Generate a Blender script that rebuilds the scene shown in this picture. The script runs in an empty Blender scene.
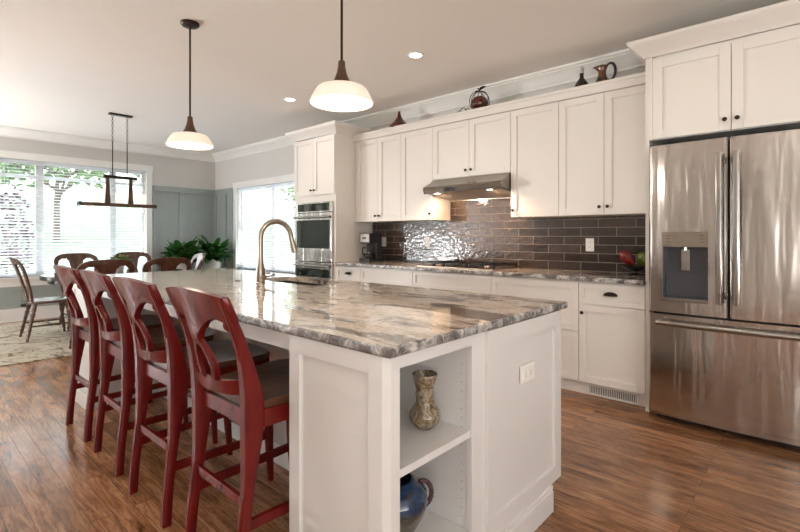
import bpy, bmesh, math, random
from math import sin, cos, pi, radians
from mathutils import Vector, Matrix, noise
random.seed(7)
SC = bpy.context.scene
COL = SC.collection

# ---------------- camera, world, lights, exposure ----------------
cam_d = bpy.data.cameras.new('camera'); cam = bpy.data.objects.new('camera', cam_d); COL.objects.link(cam)
cam_d.sensor_width = 36.0; cam_d.lens = 36.0 * 462 / 800; cam_d.shift_y = -30 / 800
cam_d.clip_start = .05; cam_d.clip_end = 300
cam.location = (0, 0, 1.223)
cam.rotation_euler = (radians(90), 0, math.atan2(.6701, .7423))
SC.camera = cam
SC.view_settings.view_transform = 'Standard'; SC.view_settings.look = 'None'
SC.view_settings.gamma = 1; SC.view_settings.use_curve_mapping = False
SC.view_settings.exposure = 0.3
SC.cycles.use_denoising = True
SC.cycles.max_bounces = 10; SC.cycles.diffuse_bounces = 6; SC.cycles.glossy_bounces = 4
SC.cycles.transparent_max_bounces = 24
SC.cycles.sample_clamp_indirect = 6
SC.cycles.caustics_reflective = False; SC.cycles.caustics_refractive = False

W = bpy.data.worlds.new('world'); SC.world = W; W.use_nodes = True
wn = W.node_tree; bg = wn.nodes['Background']
geo = wn.nodes.new('ShaderNodeTexCoord'); sep = wn.nodes.new('ShaderNodeSeparateXYZ'); cr = wn.nodes.new('ShaderNodeValToRGB')
wn.links.new(geo.outputs['Generated'], sep.inputs[0]); wn.links.new(sep.outputs['Z'], cr.inputs[0]); wn.links.new(cr.outputs[0], bg.inputs[0])
cr.color_ramp.elements[0].position = 0; cr.color_ramp.elements[0].color = (1, .985, .96, 1)
cr.color_ramp.elements[1].position = .7; cr.color_ramp.elements[1].color = (.75, .87, 1, 1)
bg.inputs[1].default_value = 3.6

def area(name, loc, rot, sx, sy, power, color):
    l = bpy.data.lights.new(name, 'AREA'); l.shape = 'RECTANGLE'; l.size = sx; l.size_y = sy; l.energy = power; l.color = color
    o = bpy.data.objects.new(name, l); COL.objects.link(o); o.location = loc; o.rotation_euler = rot; return o
# added fill lamps by the windows, tilted up to brighten ceiling and walls
area('fill_light_living', (-8.27, -2.25, .72), (0, radians(-160), 0), .45, 1.85, 360, (.95, .98, 1))
area('fill_light_rear', (2.35, -3.40, .72), (radians(160), 0, 0), 1.1, .4, 80, (1, .97, .94))
area('fill_light_right', (2.95, -.4, .72), (0, radians(162), 0), .4, 2.8, 105, (1, .96, .92))
area('fill_light_far', (-9.37, 1.99, .30), (0, radians(-130), 0), .6, 1.9, 420, (.92, .97, 1))  # this and the next hide outside below the sill, added to lift the dining end
area('fill_light_side', (-6.68, 5.03, .30), (radians(-130), 0, 0), 2.0, .6, 360, (.92, .97, 1))

# ---------------- materials ----------------
def nt(name):
    m = bpy.data.materials.new(name); m.use_nodes = True
    return m, m.node_tree.nodes, m.node_tree.links, m.node_tree.nodes['Principled BSDF']
def coords(N, L, scale=(1, 1, 1), kind='Object'):
    t = N.new('ShaderNodeTexCoord'); mp = N.new('ShaderNodeMapping'); L.new(t.outputs[kind], mp.inputs[0])
    mp.inputs['Scale'].default_value = scale; return mp.outputs[0]
def ramp(N, L, fac, stops, interp='LINEAR'):
    r = N.new('ShaderNodeValToRGB'); r.color_ramp.interpolation = interp
    while len(r.color_ramp.elements) < len(stops): r.color_ramp.elements.new(.5)
    for e, (p, c) in zip(r.color_ramp.elements, stops):
        e.position = p; e.color = (*c, 1)
    L.new(fac, r.inputs[0]); return r.outputs[0]
def noisen(N, L, vec, scale, detail=4, rough=.5, dist=0):
    n = N.new('ShaderNodeTexNoise'); L.new(vec, n.inputs['Vector']); n.inputs['Scale'].default_value = scale
    n.inputs['Detail'].default_value = detail; n.inputs['Roughness'].default_value = rough; n.inputs['Distortion'].default_value = dist
    return n.outputs[0]
def bump(N, L, h, b, strength=.2, dist=.01):
    n = N.new('ShaderNodeBump'); n.inputs['Strength'].default_value = strength; n.inputs['Distance'].default_value = dist
    L.new(h, n.inputs['Height']); L.new(n.outputs[0], b.inputs['Normal']); return n
def mixc(N, L, f, a, b, mode='MIX'):
    n = N.new('ShaderNodeMix'); n.data_type = 'RGBA'; n.blend_type = mode
    for s, v in ((n.inputs[0], f), (n.inputs[6], a), (n.inputs[7], b)):
        if isinstance(v, bpy.types.NodeSocket): L.new(v, s)
        elif isinstance(v, (int, float)): s.default_value = v
        else: s.default_value = (*v, 1)
    return n.outputs[2]
def plain(name, col, rough=.5, metal=0, var=.06, nscale=8, bmp=0, spec=.5, coat=0, stretch=(1, 1, 1)):
    m, N, L, b = nt(name)
    v = coords(N, L, stretch); n = noisen(N, L, v, nscale, 4)
    c0 = tuple(max(0, c * (1 - var)) for c in col); c1 = tuple(min(1, c * (1 + var)) for c in col)
    L.new(ramp(N, L, n, [(.3, c0), (.7, c1)]), b.inputs['Base Color'])
    b.inputs['Roughness'].default_value = rough; b.inputs['Metallic'].default_value = metal
    b.inputs['Specular IOR Level'].default_value = spec; b.inputs['Coat Weight'].default_value = coat
    b.inputs['Coat Roughness'].default_value = .12
    if bmp: bump(N, L, n, b, bmp, .005)
    return m
def emis(name, col, strength, base=(.9, .9, .9)):
    m, N, L, b = nt(name)
    b.inputs['Base Color'].default_value = (*base, 1); b.inputs['Emission Color'].default_value = (*col, 1)
    b.inputs['Emission Strength'].default_value = strength; b.inputs['Roughness'].default_value = .3
    n = noisen(N, L, coords(N, L), 3); L.new(ramp(N, L, n, [(0, base), (1, tuple(c * .97 for c in base))]), b.inputs['Base Color'])
    return m
def glassy(name, tint=(1, 1, 1), gloss=.08):
    m, N, L, b = nt(name); N.remove(b)
    t = N.new('ShaderNodeBsdfTransparent'); t.inputs[0].default_value = (*tint, 1)
    g = N.new('ShaderNodeBsdfGlossy'); g.inputs['Roughness'].default_value = .02
    mx = N.new('ShaderNodeMixShader'); lw = N.new('ShaderNodeLayerWeight'); lw.inputs[0].default_value = .5; pw = N.new('ShaderNodeMath'); pw.operation = 'POWER'; pw.inputs[1].default_value = 4; L.new(lw.outputs['Facing'], pw.inputs[0])
    ad = N.new('ShaderNodeMath'); ad.operation = 'MULTIPLY_ADD'; L.new(pw.outputs[0], ad.inputs[0]); ad.inputs[1].default_value = .5; ad.inputs[2].default_value = .03
    L.new(ad.outputs[0], mx.inputs[0]); L.new(t.outputs[0], mx.inputs[1]); L.new(g.outputs[0], mx.inputs[2])
    L.new(mx.outputs[0], N['Material Output'].inputs[0]); return m
def wood(name, dark, light, rough=.3, stretch=(1, 12, 12), scale=3, coat=.2):
    m, N, L, b = nt(name); v = coords(N, L, stretch)
    n = noisen(N, L, v, scale, 6, .6, .6)
    L.new(ramp(N, L, n, [(.3, dark), (.7, light)]), b.inputs['Base Color'])
    b.inputs['Roughness'].default_value = rough; b.inputs['Coat Weight'].default_value = coat; b.inputs['Coat Roughness'].default_value = .1
    bump(N, L, n, b, .1, .002); return m
def floor_mat():
    m, N, L, b = nt('oak_floor'); v = coords(N, L)
    br = N.new('ShaderNodeTexBrick'); L.new(v, br.inputs['Vector']); br.offset = .37; br.inputs['Scale'].default_value = 1
    br.inputs['Brick Width'].default_value = 1.15; br.inputs['Row Height'].default_value = .083; br.inputs['Mortar Size'].default_value = .0012
    br.inputs['Color1'].default_value = (0, 0, 0, 1); br.inputs['Color2'].default_value = (1, 1, 1, 1); br.inputs['Mortar'].default_value = (.5, .5, .5, 1)
    # per-plank offset of the grain
    add = N.new('ShaderNodeVectorMath'); add.operation = 'MULTIPLY_ADD'
    L.new(br.outputs['Color'], add.inputs[0]); add.inputs[1].default_value = (13, 7, 5); L.new(v, add.inputs[2])
    mp = N.new('ShaderNodeMapping'); L.new(add.outputs[0], mp.inputs[0]); mp.inputs['Scale'].default_value = (1.5, 7, 1)
    g = noisen(N, L, mp.outputs[0], 2.0, 9, .7, .5)
    wv = N.new('ShaderNodeTexWave'); wv.wave_type = 'BANDS'; wv.bands_direction = 'Y'; mp2 = N.new('ShaderNodeMapping'); L.new(add.outputs[0], mp2.inputs[0]); mp2.inputs['Scale'].default_value = (1.5, 5.5, 1)
    L.new(mp2.outputs[0], wv.inputs[0]); wv.inputs['Scale'].default_value = 2.6; wv.inputs['Distortion'].default_value = 16; wv.inputs['Detail'].default_value = 4; wv.inputs['Detail Scale'].default_value = .7; wv.inputs['Detail Roughness'].default_value = .7
    gc = ramp(N, L, g, [(.30, (.085, .034, .016)), (.42, (.25, .112, .050)), (.54, (.41, .20, .095)), (.72, (.57, .31, .165))])
    wc = ramp(N, L, wv.outputs['Fac'], [(0, (.62, .56, .52)), (.4, (.95, .94, .93)), (1, (1, 1, 1))])
    c = mixc(N, L, .75, gc, wc, 'MULTIPLY')
    pc = ramp(N, L, br.outputs['Color'], [(0, (.60, .58, .56)), (1, (1.0, 1.0, 1.0))])
    c = mixc(N, L, 1.0, c, pc, 'MULTIPLY')
    c = mixc(N, L, br.outputs['Fac'], c, (.09, .035, .016))
    L.new(c, b.inputs['Base Color'])
    rr = ramp(N, L, g, [(.2, (.14, .14, .14)), (.8, (.22, .22, .22))]); L.new(rr, b.inputs['Roughness'])
    b.inputs['Specular IOR Level'].default_value = .6
    mh = N.new('ShaderNodeMath'); mh.operation = 'SUBTRACT'; L.new(g, mh.inputs[0]); L.new(br.outputs['Fac'], mh.inputs[1])
    bump(N, L, mh.outputs[0], b, .12, .003)
    return m
def granite(name, edge=False):
    m, N, L, b = nt(name); v = coords(N, L)
    mp = N.new('ShaderNodeMapping'); L.new(v, mp.inputs[0]); mp.inputs['Scale'].default_value = (1.0, 2.6, 2.6); mp.inputs['Rotation'].default_value = (0, 0, radians(7))
    n1 = noisen(N, L, mp.outputs[0], 1.5, 9, .62, 2.0)
    n2 = noisen(N, L, mp.outputs[0], 2.6, 8, .66, 1.8)
    n3 = noisen(N, L, v, 60, 3, .7)
    c = ramp(N, L, n1, [(.24, (.06, .055, .055)), (.33, (.26, .225, .20)), (.40, (.57, .51, .45)), (.50, (.71, .66, .60)), (.58, (.52, .44, .36)), (.66, (.68, .63, .58)), (.78, (.30, .26, .24))])
    vein = ramp(N, L, n2, [(.34, (.20, .17, .16)), (.41, (.88, .84, .80)), (.5, (1, 1, 1)), (.6, (.9, .85, .8)), (.72, (.5, .44, .40))])
    c = mixc(N, L, .8, c, vein, 'MULTIPLY')
    # a dark vein crosses the stool-aisle end of the slab
    sx = N.new('ShaderNodeSeparateXYZ'); L.new(v, sx.inputs[0])
    mr = N.new('ShaderNodeMapRange'); L.new(sx.outputs['X'], mr.inputs[0]); mr.inputs[1].default_value = -2.0; mr.inputs[2].default_value = -.9
    mp4 = N.new('ShaderNodeMapping'); L.new(v, mp4.inputs[0]); mp4.inputs['Scale'].default_value = (1.2, 3.6, 1); mp4.inputs['Location'].default_value = (3.1, 1.7, 0)
    n6 = noisen(N, L, mp4.outputs[0], 1.7, 7, .62, 1.0)
    am = N.new('ShaderNodeMath'); am.operation = 'MULTIPLY_ADD'; L.new(mr.outputs[0], am.inputs[0]); am.inputs[1].default_value = .14; L.new(n6, am.inputs[2])
    c = mixc(N, L, ramp(N, L, am.outputs[0], [(.60, (0, 0, 0)), (.66, (.92, .92, .92))]), c, (.05, .048, .05))
    sp = ramp(N, L, n3, [(.35, (.55, .5, .48)), (.5, (1, 1, 1)), (.7, (1.1, 1.1, 1.1))])
    c = mixc(N, L, .6, c, sp, 'MULTIPLY')
    if edge:
        vo = N.new('ShaderNodeTexVoronoi'); L.new(v, vo.inputs['Vector']); vo.inputs['Scale'].default_value = 95
        n4 = noisen(N, L, v, 14, 7, .75, .6)
        ec = ramp(N, L, n4, [(.40, (.012, .014, .018)), (.47, (.09, .088, .09)), (.54, (.34, .33, .32)), (.64, (.64, .62, .60))])
        ec = mixc(N, L, .5, ec, ramp(N, L, vo.outputs['Distance'], [(0, (.3, .3, .32)), (.6, (1.2, 1.2, 1.2))]), 'MULTIPLY')
        c = mixc(N, L, .85, c, ec)
        bump(N, L, n4, b, .5, .008)
    L.new(c, b.inputs['Base Color'])
    b.inputs['Roughness'].default_value = .22 if edge else .06
    b.inputs['Specular IOR Level'].default_value = .75
    b.inputs['Coat Weight'].default_value = 0 if edge else .2; b.inputs['Coat Roughness'].default_value = .03
    return m
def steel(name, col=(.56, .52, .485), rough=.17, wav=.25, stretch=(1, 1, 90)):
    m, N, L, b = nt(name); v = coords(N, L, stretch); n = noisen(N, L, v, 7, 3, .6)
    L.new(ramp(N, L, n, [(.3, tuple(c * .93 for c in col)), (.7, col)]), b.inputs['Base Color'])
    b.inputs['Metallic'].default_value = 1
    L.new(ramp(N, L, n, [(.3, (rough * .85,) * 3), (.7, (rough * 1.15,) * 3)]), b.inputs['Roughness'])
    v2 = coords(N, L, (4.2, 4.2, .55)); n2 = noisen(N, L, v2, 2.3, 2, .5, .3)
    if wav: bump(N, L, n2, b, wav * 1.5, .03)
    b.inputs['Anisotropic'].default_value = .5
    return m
def tile_mat():
    m, N, L, b = nt('backsplash_tile'); v0 = N.new('ShaderNodeTexCoord').outputs['Object']
    s = N.new('ShaderNodeSeparateXYZ'); L.new(v0, s.inputs[0]); cb = N.new('ShaderNodeCombineXYZ'); L.new(s.outputs['X'], cb.inputs[0]); L.new(s.outputs['Z'], cb.inputs[1])
    br = N.new('ShaderNodeTexBrick'); L.new(cb.outputs[0], br.inputs['Vector']); br.offset = .5; br.inputs['Scale'].default_value = 1
    br.inputs['Brick Width'].default_value = .305; br.inputs['Row Height'].default_value = .0765; br.inputs['Mortar Size'].default_value = .0022; br.inputs['Mortar Smooth'].default_value = .3
    br.inputs['Color1'].default_value = (.030, .021, .017, 1); br.inputs['Color2'].default_value = (.072, .051, .041, 1); br.inputs['Mortar'].default_value = (.30, .255, .22, 1)
    n = noisen(N, L, v0, 16, 4, .6, .5)
    c = mixc(N, L, .6, br.outputs['Color'], ramp(N, L, n, [(.3, (.55, .52, .5)), (.7, (1.3, 1.25, 1.2))]), 'MULTIPLY')
    c = mixc(N, L, br.outputs['Fac'], c, (.30, .255, .22)); L.new(c, b.inputs['Base Color'])
    L.new(ramp(N, L, br.outputs['Fac'], [(0, (.07, .07, .07)), (1, (.7, .7, .7))]), b.inputs['Roughness'])
    n5 = noisen(N, L, v0, 24, 2, .5)
    mm = N.new('ShaderNodeMath'); mm.operation = 'MULTIPLY_ADD'; L.new(br.outputs['Fac'], mm.inputs[0]); mm.inputs[1].default_value = -.6; L.new(n5, mm.inputs[2])
    bump(N, L, mm.outputs[0], b, .35, .008)
    return m
def rug_mat():
    m, N, L, b = nt('rug_pile'); v = coords(N, L)
    n = noisen(N, L, v, 1.6, 3, .5, 1.5); n2 = noisen(N, L, v, 4.2, 4, .6, 2.5); n3 = noisen(N, L, v, 120, 2)
    c = ramp(N, L, n, [(.35, (.33, .28, .21)), (.5, (.47, .42, .33)), (.7, (.40, .37, .29))])
    k = ramp(N, L, n2, [(.40, (.16, .13, .10)), (.44, (1, 1, 1)), (.60, (1, 1, 1)), (.66, (.55, .5, .42))])
    c = mixc(N, L, .85, c, k, 'MULTIPLY'); c = mixc(N, L, .4, c, ramp(N, L, n3, [(.3, (.6, .6, .6)), (.7, (1.2, 1.2, 1.2))]), 'MULTIPLY')
    L.new(c, b.inputs['Base Color']); b.inputs['Roughness'].default_value = .95; bump(N, L, n3, b, .6, .004); return m

M = {}
M['cab'] = plain('cabinet_paint', (.745, .71, .67), .34, var=.015, nscale=2)
M['isl'] = plain('island_paint', (.655, .64, .625), .34, var=.015, nscale=2)
M['trim'] = plain('trim_paint', (.80, .79, .77), .4, var=.015)
M['wall'] = plain('wall_paint', (.60, .585, .56), .7, var=.02, bmp=.05, nscale=60)
M['wains'] = plain('wainscot_paint', (.30, .335, .325), .45, var=.03)
M['ceil'] = plain('ceiling_paint', (.80, .765, .72), .85, var=.015, bmp=.05, nscale=90)
M['floor'] = floor_mat(); M['gran'] = granite('granite_polished'); M['grane'] = granite('granite_edge', True)
M['gran2'] = granite('granite_counter')
M['steel'] = steel('brushed_steel'); M['steel2'] = steel('smooth_steel', (.42, .405, .39), .2, 0, (1, 1, 1))
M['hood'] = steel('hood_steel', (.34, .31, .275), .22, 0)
M['nickel'] = plain('brushed_nickel', (.34, .295, .25), .3, 1, .05, 30)
M['dgrey'] = plain('dispenser_grey', (.085, .088, .10), .3, .3, .1)
M['black'] = plain('black_plastic', (.012, .012, .013), .35)
M['oven'] = plain('oven_glass', (.018, .026, .02), .05, 0, .2, 3, spec=.8)
M['bronze'] = plain('dark_bronze', (.035, .022, .016), .35, .8, .2)
M['bwood'] = plain('bronze_wood', (.085, .045, .024), .4, .3, .3, 6)
M['red'] = wood('red_stool_paint', (.080, .004, .005), (.150, .010, .006), .25, (6, 6, 1.5), 3, .0)
M['red'].node_tree.nodes['Principled BSDF'].inputs['Specular IOR Level'].default_value = .32
M['seat'] = wood('brown_seat_wood', (.022, .009, .005), (.12, .048, .020), .3, (9, 1.2, 4), 2.2, .05)
M['seat'].node_tree.nodes['Principled BSDF'].inputs['Specular IOR Level'].default_value = .3
M['chair'] = wood('dark_chair_wood', (.045, .017, .011), (.115, .048, .028), .25, (4, 4, 2), 4, .4)
M['table'] = wood('dark_table_wood', (.015, .010, .008), (.04, .025, .018), .15, (4, 1, 4), 3, .5)
M['tile'] = tile_mat(); M['rug'] = rug_mat()
M['glass'] = glassy('window_glass'); M['cglass'] = glassy('clear_glass', (.95, .97, .97))
def slat_mat():
    m, N, L, b = nt('blind_slat'); b.inputs['Base Color'].default_value = (.84, .86, .88, 1); b.inputs['Roughness'].default_value = .5
    n = noisen(N, L, coords(N, L), 6); L.new(ramp(N, L, n, [(0, (.82, .84, .86)), (1, (.86, .88, .90))]), b.inputs['Base Color'])
    t = N.new('ShaderNodeBsdfTranslucent'); t.inputs[0].default_value = (.85, .88, .92, 1)
    mx = N.new('ShaderNodeMixShader'); mx.inputs[0].default_value = .42; L.new(b.outputs[0], mx.inputs[1]); L.new(t.outputs[0], mx.inputs[2])
    L.new(mx.outputs[0], N['Material Output'].inputs[0]); return m
M['blind'] = slat_mat()
M['plate'] = plain('outlet_plate', (.82, .80, .76), .35, var=.01)
M['grass'] = plain('lawn_grass', (.27, .34, .22), .9, var=.35, nscale=3, bmp=.3)
M['leafg'] = plain('tree_leaf_green', (.26, .36, .17), .6, var=.5, nscale=5)
M['leafp'] = plain('tree_leaf_plum', (.13, .06, .085), .6, var=.5, nscale=5)
M['bark'] = plain('tree_bark', (.20, .15, .12), .9, var=.4, nscale=12, bmp=.5)
M['plant'] = plain('houseplant_leaf', (.028, .095, .020), .25, var=.55, nscale=9)
M['pot'] = plain('planter_glaze', (.55, .55, .53), .3)
M['soil'] = plain('potting_soil', (.03, .02, .014), .95, var=.4, nscale=40, bmp=.5)
M['shade'] = emis('opal_glass_lit', (1, .82, .64), .22, (.92, .86, .78))
M['bulb'] = emis('bulb_glow', (1, .86, .66), 9)
M['diff'] = emis('opal_diffuser_lit', (1, .86, .70), .75, (.92, .86, .78))
M['frost'] = emis('frosted_glass_lit', (1, .9, .82), .55, (.85, .82, .80))
M['satin'] = plain('satin_metal', (.42, .39, .36), .45, .3, .05)
M['can'] = emis('downlight_lens', (1, .90, .76), 8)
M['candle'] = emis('chandelier_bulb', (1, .85, .65), 5)
M['display'] = emis('panel_display_dark', (.1, .25, .3), .15, (.01, .01, .012))

# ---------------- mesh helpers ----------------
class MB:
    def __init__(s): s.bm = bmesh.new()
    def _bev(s, vs, bev, seg=2):
        if bev:
            es = list({e for v in vs for e in v.link_edges})
            bmesh.ops.bevel(s.bm, geom=es, offset=bev, segments=seg, affect='EDGES', profile=.7, clamp_overlap=True)
    def box(s, x0, x1, y0, y1, z0, z1, bev=0, mat=None):
        if x0 > x1: x0, x1 = x1, x0
        if y0 > y1: y0, y1 = y1, y0
        if z0 > z1: z0, z1 = z1, z0
        P = [(x, y, z) for x in (x0, x1) for y in (y0, y1) for z in (z0, z1)]
        if mat is not None: P = [mat @ Vector(p) for p in P]
        vs = [s.bm.verts.new(p) for p in P]
        for f in ((0, 1, 3, 2), (4, 6, 7, 5), (0, 4, 5, 1), (2, 3, 7, 6), (0, 2, 6, 4), (1, 5, 7, 3)): s.bm.faces.new([vs[i] for i in f])
        s._bev(vs, bev); return s
    def lathe(s, prof, c=(0, 0, 0), seg=24, mat=None, cap=True):
        rings = []
        for r, z in prof:
            ring = []
            for i in range(seg):
                a = 2 * pi * i / seg; p = Vector((r * cos(a), r * sin(a), z))
                if mat is not None: p = mat @ p
                ring.append(s.bm.verts.new(p + Vector(c)))
            rings.append(ring)
        for a, b in zip(rings, rings[1:]):
            for i in range(seg):
                j = (i + 1) % seg; s.bm.faces.new((a[i], a[j], b[j], b[i]))
        if cap:
            if prof[0][0] > 1e-5: s.bm.faces.new(rings[0][::-1])
            if prof[-1][0] > 1e-5: s.bm.faces.new(rings[-1])
        return s
    def cyl(s, p0, p1, r0, r1=None, seg=16):
        p0 = Vector(p0); p1 = Vector(p1); r1 = r0 if r1 is None else r1; d = p1 - p0
        q = d.to_track_quat('Z', 'Y').to_matrix()
        return s.lathe([(r0, 0), (r1, d.length)], p0, seg, q)
    def turned(s, p0, p1, prof, seg=14):   # prof: (radius, fraction)
        p0 = Vector(p0); p1 = Vector(p1); d = p1 - p0; q = d.to_track_quat('Z', 'Y').to_matrix()
        return s.lathe([(r, f * d.length) for r, f in prof], p0, seg, q)
    def tube(s, pts, r, seg=10, closed=False):
        pts = [Vector(p) for p in pts]; n = len(pts); rs = r if isinstance(r, (list, tuple)) else [r] * n
        rings = []; prev = None
        for i, p in enumerate(pts):
            if closed: t = pts[(i + 1) % n] - pts[i - 1]
            else: t = pts[min(i + 1, n - 1)] - pts[max(i - 1, 0)]
            t.normalize()
            if prev is None:
                u = t.orthogonal().normalized()
            else:
                u = (prev - t * prev.dot(t)).normalized()
            prev = u; w = t.cross(u)
            rings.append([s.bm.verts.new(p + (u * cos(2 * pi * k / seg) + w * sin(2 * pi * k / seg)) * rs[i]) for k in range(seg)])
        pr = list(zip(rings, rings[1:])) + ([(rings[-1], rings[0])] if closed else [])
        for a, b in pr:
            for k in range(seg):
                j = (k + 1) % seg; s.bm.faces.new((a[k], a[j], b[j], b[k]))
        if not closed: s.bm.faces.new(rings[0][::-1]); s.bm.faces.new(rings[-1])
        return s
    def prism(s, poly, axis, a0, a1, bev=0):
        def P(u, v, a):
            return (a, u, v) if axis == 'x' else (u, a, v) if axis == 'y' else (u, v, a)
        A = [s.bm.verts.new(P(u, v, a0)) for u, v in poly]; B = [s.bm.verts.new(P(u, v, a1)) for u, v in poly]
        n = len(poly)
        for i in range(n): s.bm.faces.new((A[i], A[(i + 1) % n], B[(i + 1) % n], B[i]))
        s.bm.faces.new(A[::-1]); s.bm.faces.new(B)
        if bev:
            es = list({e for v in A + B for e in v.link_edges if abs(((e.verts[0].co - e.verts[1].co).normalized())['xyz'.index(axis)]) < .9})
            bmesh.ops.bevel(s.bm, geom=es, offset=bev, segments=2, affect='EDGES', profile=.7, clamp_overlap=True)
        return s
    def plate(s, outer, holes, t, fn, rnd=0):
        """outline with holes in (u,v), thickness t, fn(u,v,w)->xyz"""
        b = bmesh.new()
        for loop in [outer] + holes:
            vs = [b.verts.new((u, v, 0)) for u, v in loop]
            for i in range(len(vs)): b.edges.new((vs[i], vs[(i + 1) % len(vs)]))
        bmesh.ops.triangle_fill(b, edges=b.edges[:], use_beauty=True, use_dissolve=False)
        ext = bmesh.ops.extrude_face_region(b, geom=b.faces[:])
        for e in ext['geom']:
            if isinstance(e, bmesh.types.BMVert): e.co.z = t
        if rnd:
            es = [e for e in b.edges if len(e.link_faces) == 2 and e.calc_face_angle(0) > 1.0 and abs(e.verts[0].co.z - e.verts[1].co.z) < 1e-6]
            bmesh.ops.bevel(b, geom=es, offset=rnd, segments=2, affect='EDGES', profile=.6, clamp_overlap=True)
        mp = {}
        for v in b.verts: mp[v] = s.bm.verts.new(fn(v.co.x, v.co.y, v.co.z))
        for f in b.faces: s.bm.faces.new([mp[v] for v in f.verts])
        b.free(); return s
    def ellipsoid(s, c, r, seg=16, rings=10, fn=None):
        prof = []
        for i in range(rings + 1):
            a = -pi / 2 + pi * i / rings; prof.append((max(cos(a), 1e-4), sin(a)))
        vs0 = len(s.bm.verts)
        s.lathe(prof, (0, 0, 0), seg, cap=False)
        s.bm.verts.ensure_lookup_table()
        for v in s.bm.verts[vs0:]:
            p = Vector((v.co.x * r[0], v.co.y * r[1], v.co.z * r[2]))
            if fn: p = fn(p)
            v.co = p + Vector(c)
        return s
    def build(s, name, mat, parent=None, origin=None, smooth=38, mats=None):
        bmesh.ops.recalc_face_normals(s.bm, faces=s.bm.faces)
        if parent is not None: o0 = Vector(WL[parent.name])
        elif origin is not None: o0 = Vector(origin)
        else:
            xs = [v.co for v in s.bm.verts]
            o0 = Vector(((min(v.x for v in xs) + max(v.x for v in xs)) / 2, (min(v.y for v in xs) + max(v.y for v in xs)) / 2, min(v.z for v in xs)))
        for v in s.bm.verts: v.co -= o0
        me = bpy.data.meshes.new(name); s.bm.to_mesh(me); s.bm.free()
        me.polygons.foreach_set('use_smooth', [True] * len(me.polygons)); me.set_sharp_from_angle(angle=radians(smooth))
        for mm in (mats or [mat]): me.materials.append(M[mm] if isinstance(mm, str) else mm)
        o = bpy.data.objects.new(name, me); COL.objects.link(o)
        if parent is not None: o.parent = parent
        else: o.location = o0
        if smooth == 38 or mats:
            wm = o.modifiers.new('weighted normals', 'WEIGHTED_NORMAL'); wm.keep_sharp = True; wm.weight = 80
        WL[o.name] = tuple(o0); return o
WL = {}
def thing(name, label, cat, loc, group=None):
    o = bpy.data.objects.new(name, None); o.empty_display_size = .05; COL.objects.link(o); o.location = loc; WL[o.name] = tuple(loc)
    return tag(o, label, cat, group)
def tag(o, label, cat, group=None):
    o['label'] = label; o['category'] = cat
    if group: o['group'] = group
    return o
def struct(o): o['kind'] = 'structure'; return o
def copy_tree(o, parent=None):
    c = o.copy(); COL.objects.link(c)
    if parent is not None: c.parent = parent
    for ch in [k for k in KIDS.get(o.name, [])]: copy_tree(ch, c)
    return c
KIDS = {}
def index_kids():
    KIDS.clear()
    for o in bpy.data.objects:
        if o.parent: KIDS.setdefault(o.parent.name, []).append(o)

def shaker(mb, u0, u1, v0, v1, fn, rail=.058, t=.02, rec=.013):
    """a framed panel; fn(u,v,w) with w outwards"""
    def fb(a, b, c, d, w0, w1, bev=.0018):
        P = [fn(u, v, w) for u in (a, b) for v in (c, d) for w in (w0, w1)]
        xs = [p[0] for p in P]; ys = [p[1] for p in P]; zs = [p[2] for p in P]
        mb.box(min(xs), max(xs), min(ys), max(ys), min(zs), max(zs), bev)
    fb(u0, u0 + rail, v0, v1, 0, t); fb(u1 - rail, u1, v0, v1, 0, t)
    fb(u0 + rail, u1 - rail, v0, v0 + rail, 0, t); fb(u0 + rail, u1 - rail, v1 - rail, v1, 0, t)
    fb(u0 + rail - .002, u1 - rail + .002, v0 + rail - .002, v1 - rail + .002, 0, t - rec, 0)
    # thin bead round the panel
    bd = .004
    for a, b, c, d in ((u0 + rail, u0 + rail + bd, v0 + rail, v1 - rail), (u1 - rail - bd, u1 - rail, v0 + rail, v1 - rail), (u0 + rail, u1 - rail, v0 + rail, v0 + rail + bd), (u0 + rail, u1 - rail, v1 - rail - bd, v1 - rail)):
        fb(a, b, c, d, t - rec - .001, t - rec + .002, 0)
def front(Y): return lambda u, v, w: (u, Y - w, v)
def knob(parent, x, y, z):
    mb = MB(); R = Matrix.Rotation(radians(90), 3, 'X')
    mb.lathe([(.006, 0), (.006, .012), (.011, .016), (.014, .022), (.012, .028), (.0001, .031)], (x, y, z), 14, R)
    return mb.build('knob', 'bronze', parent)
def cup_pull(parent, x, y, z):
    mb = MB()
    def fn(p):
        return Vector((p.x, min(p.y, 0), max(p.z, -.006)))
    mb.ellipsoid((x, y, z), (.050, .030, .024), 20, 12, fn)
    return mb.build('cup_pull', 'bronze', parent)

# ---------------- room shell ----------------
CZ = 2.76; XF = -8.52; YK = 4.18; XR = 3.2; YB = -3.6
def wall_with_holes(name, axis, a0, a1, thick0, thick1, holes, z1=CZ, mat='wall'):
    """axis 'x': wall in the YZ plane, 'y': wall in the XZ plane"""
    mb = MB(); holes = sorted(holes)
    def bx(a, b, z0, zz):
        if b - a < 1e-4 or zz - z0 < 1e-4: return
        if axis == 'x': mb.box(thick0, thick1, a, b, z0, zz)
        else: mb.box(a, b, thick0, thick1, z0, zz)
    cur = a0
    for h0, h1, z0, zt in holes:
        bx(cur, h0, 0, z1); bx(h0, h1, 0, z0); bx(h0, h1, zt, z1); cur = h1
    bx(cur, a1, 0, z1)
    return struct(mb.build(name, mat, smooth=10))
mb = MB(); mb.box(XF - .15, XR + .15, YB - .15, YK + .15, -.12, 0); struct(mb.build('floor', 'floor', origin=(0, 0, 0)))
mb = MB(); mb.box(XF - .15, XR + .15, YB - .15, YK + .15, CZ, CZ + .12); struct(mb.build('ceiling', 'ceil', origin=(0, 0, CZ)))
FW = (1.02, 2.955, .63, 2.325)      # far window opening
LW = (-3.2, -1.3, .64, 2.30)     # living-side window
KW = (-7.70, -5.65, .64, 2.07)   # side window opening
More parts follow.
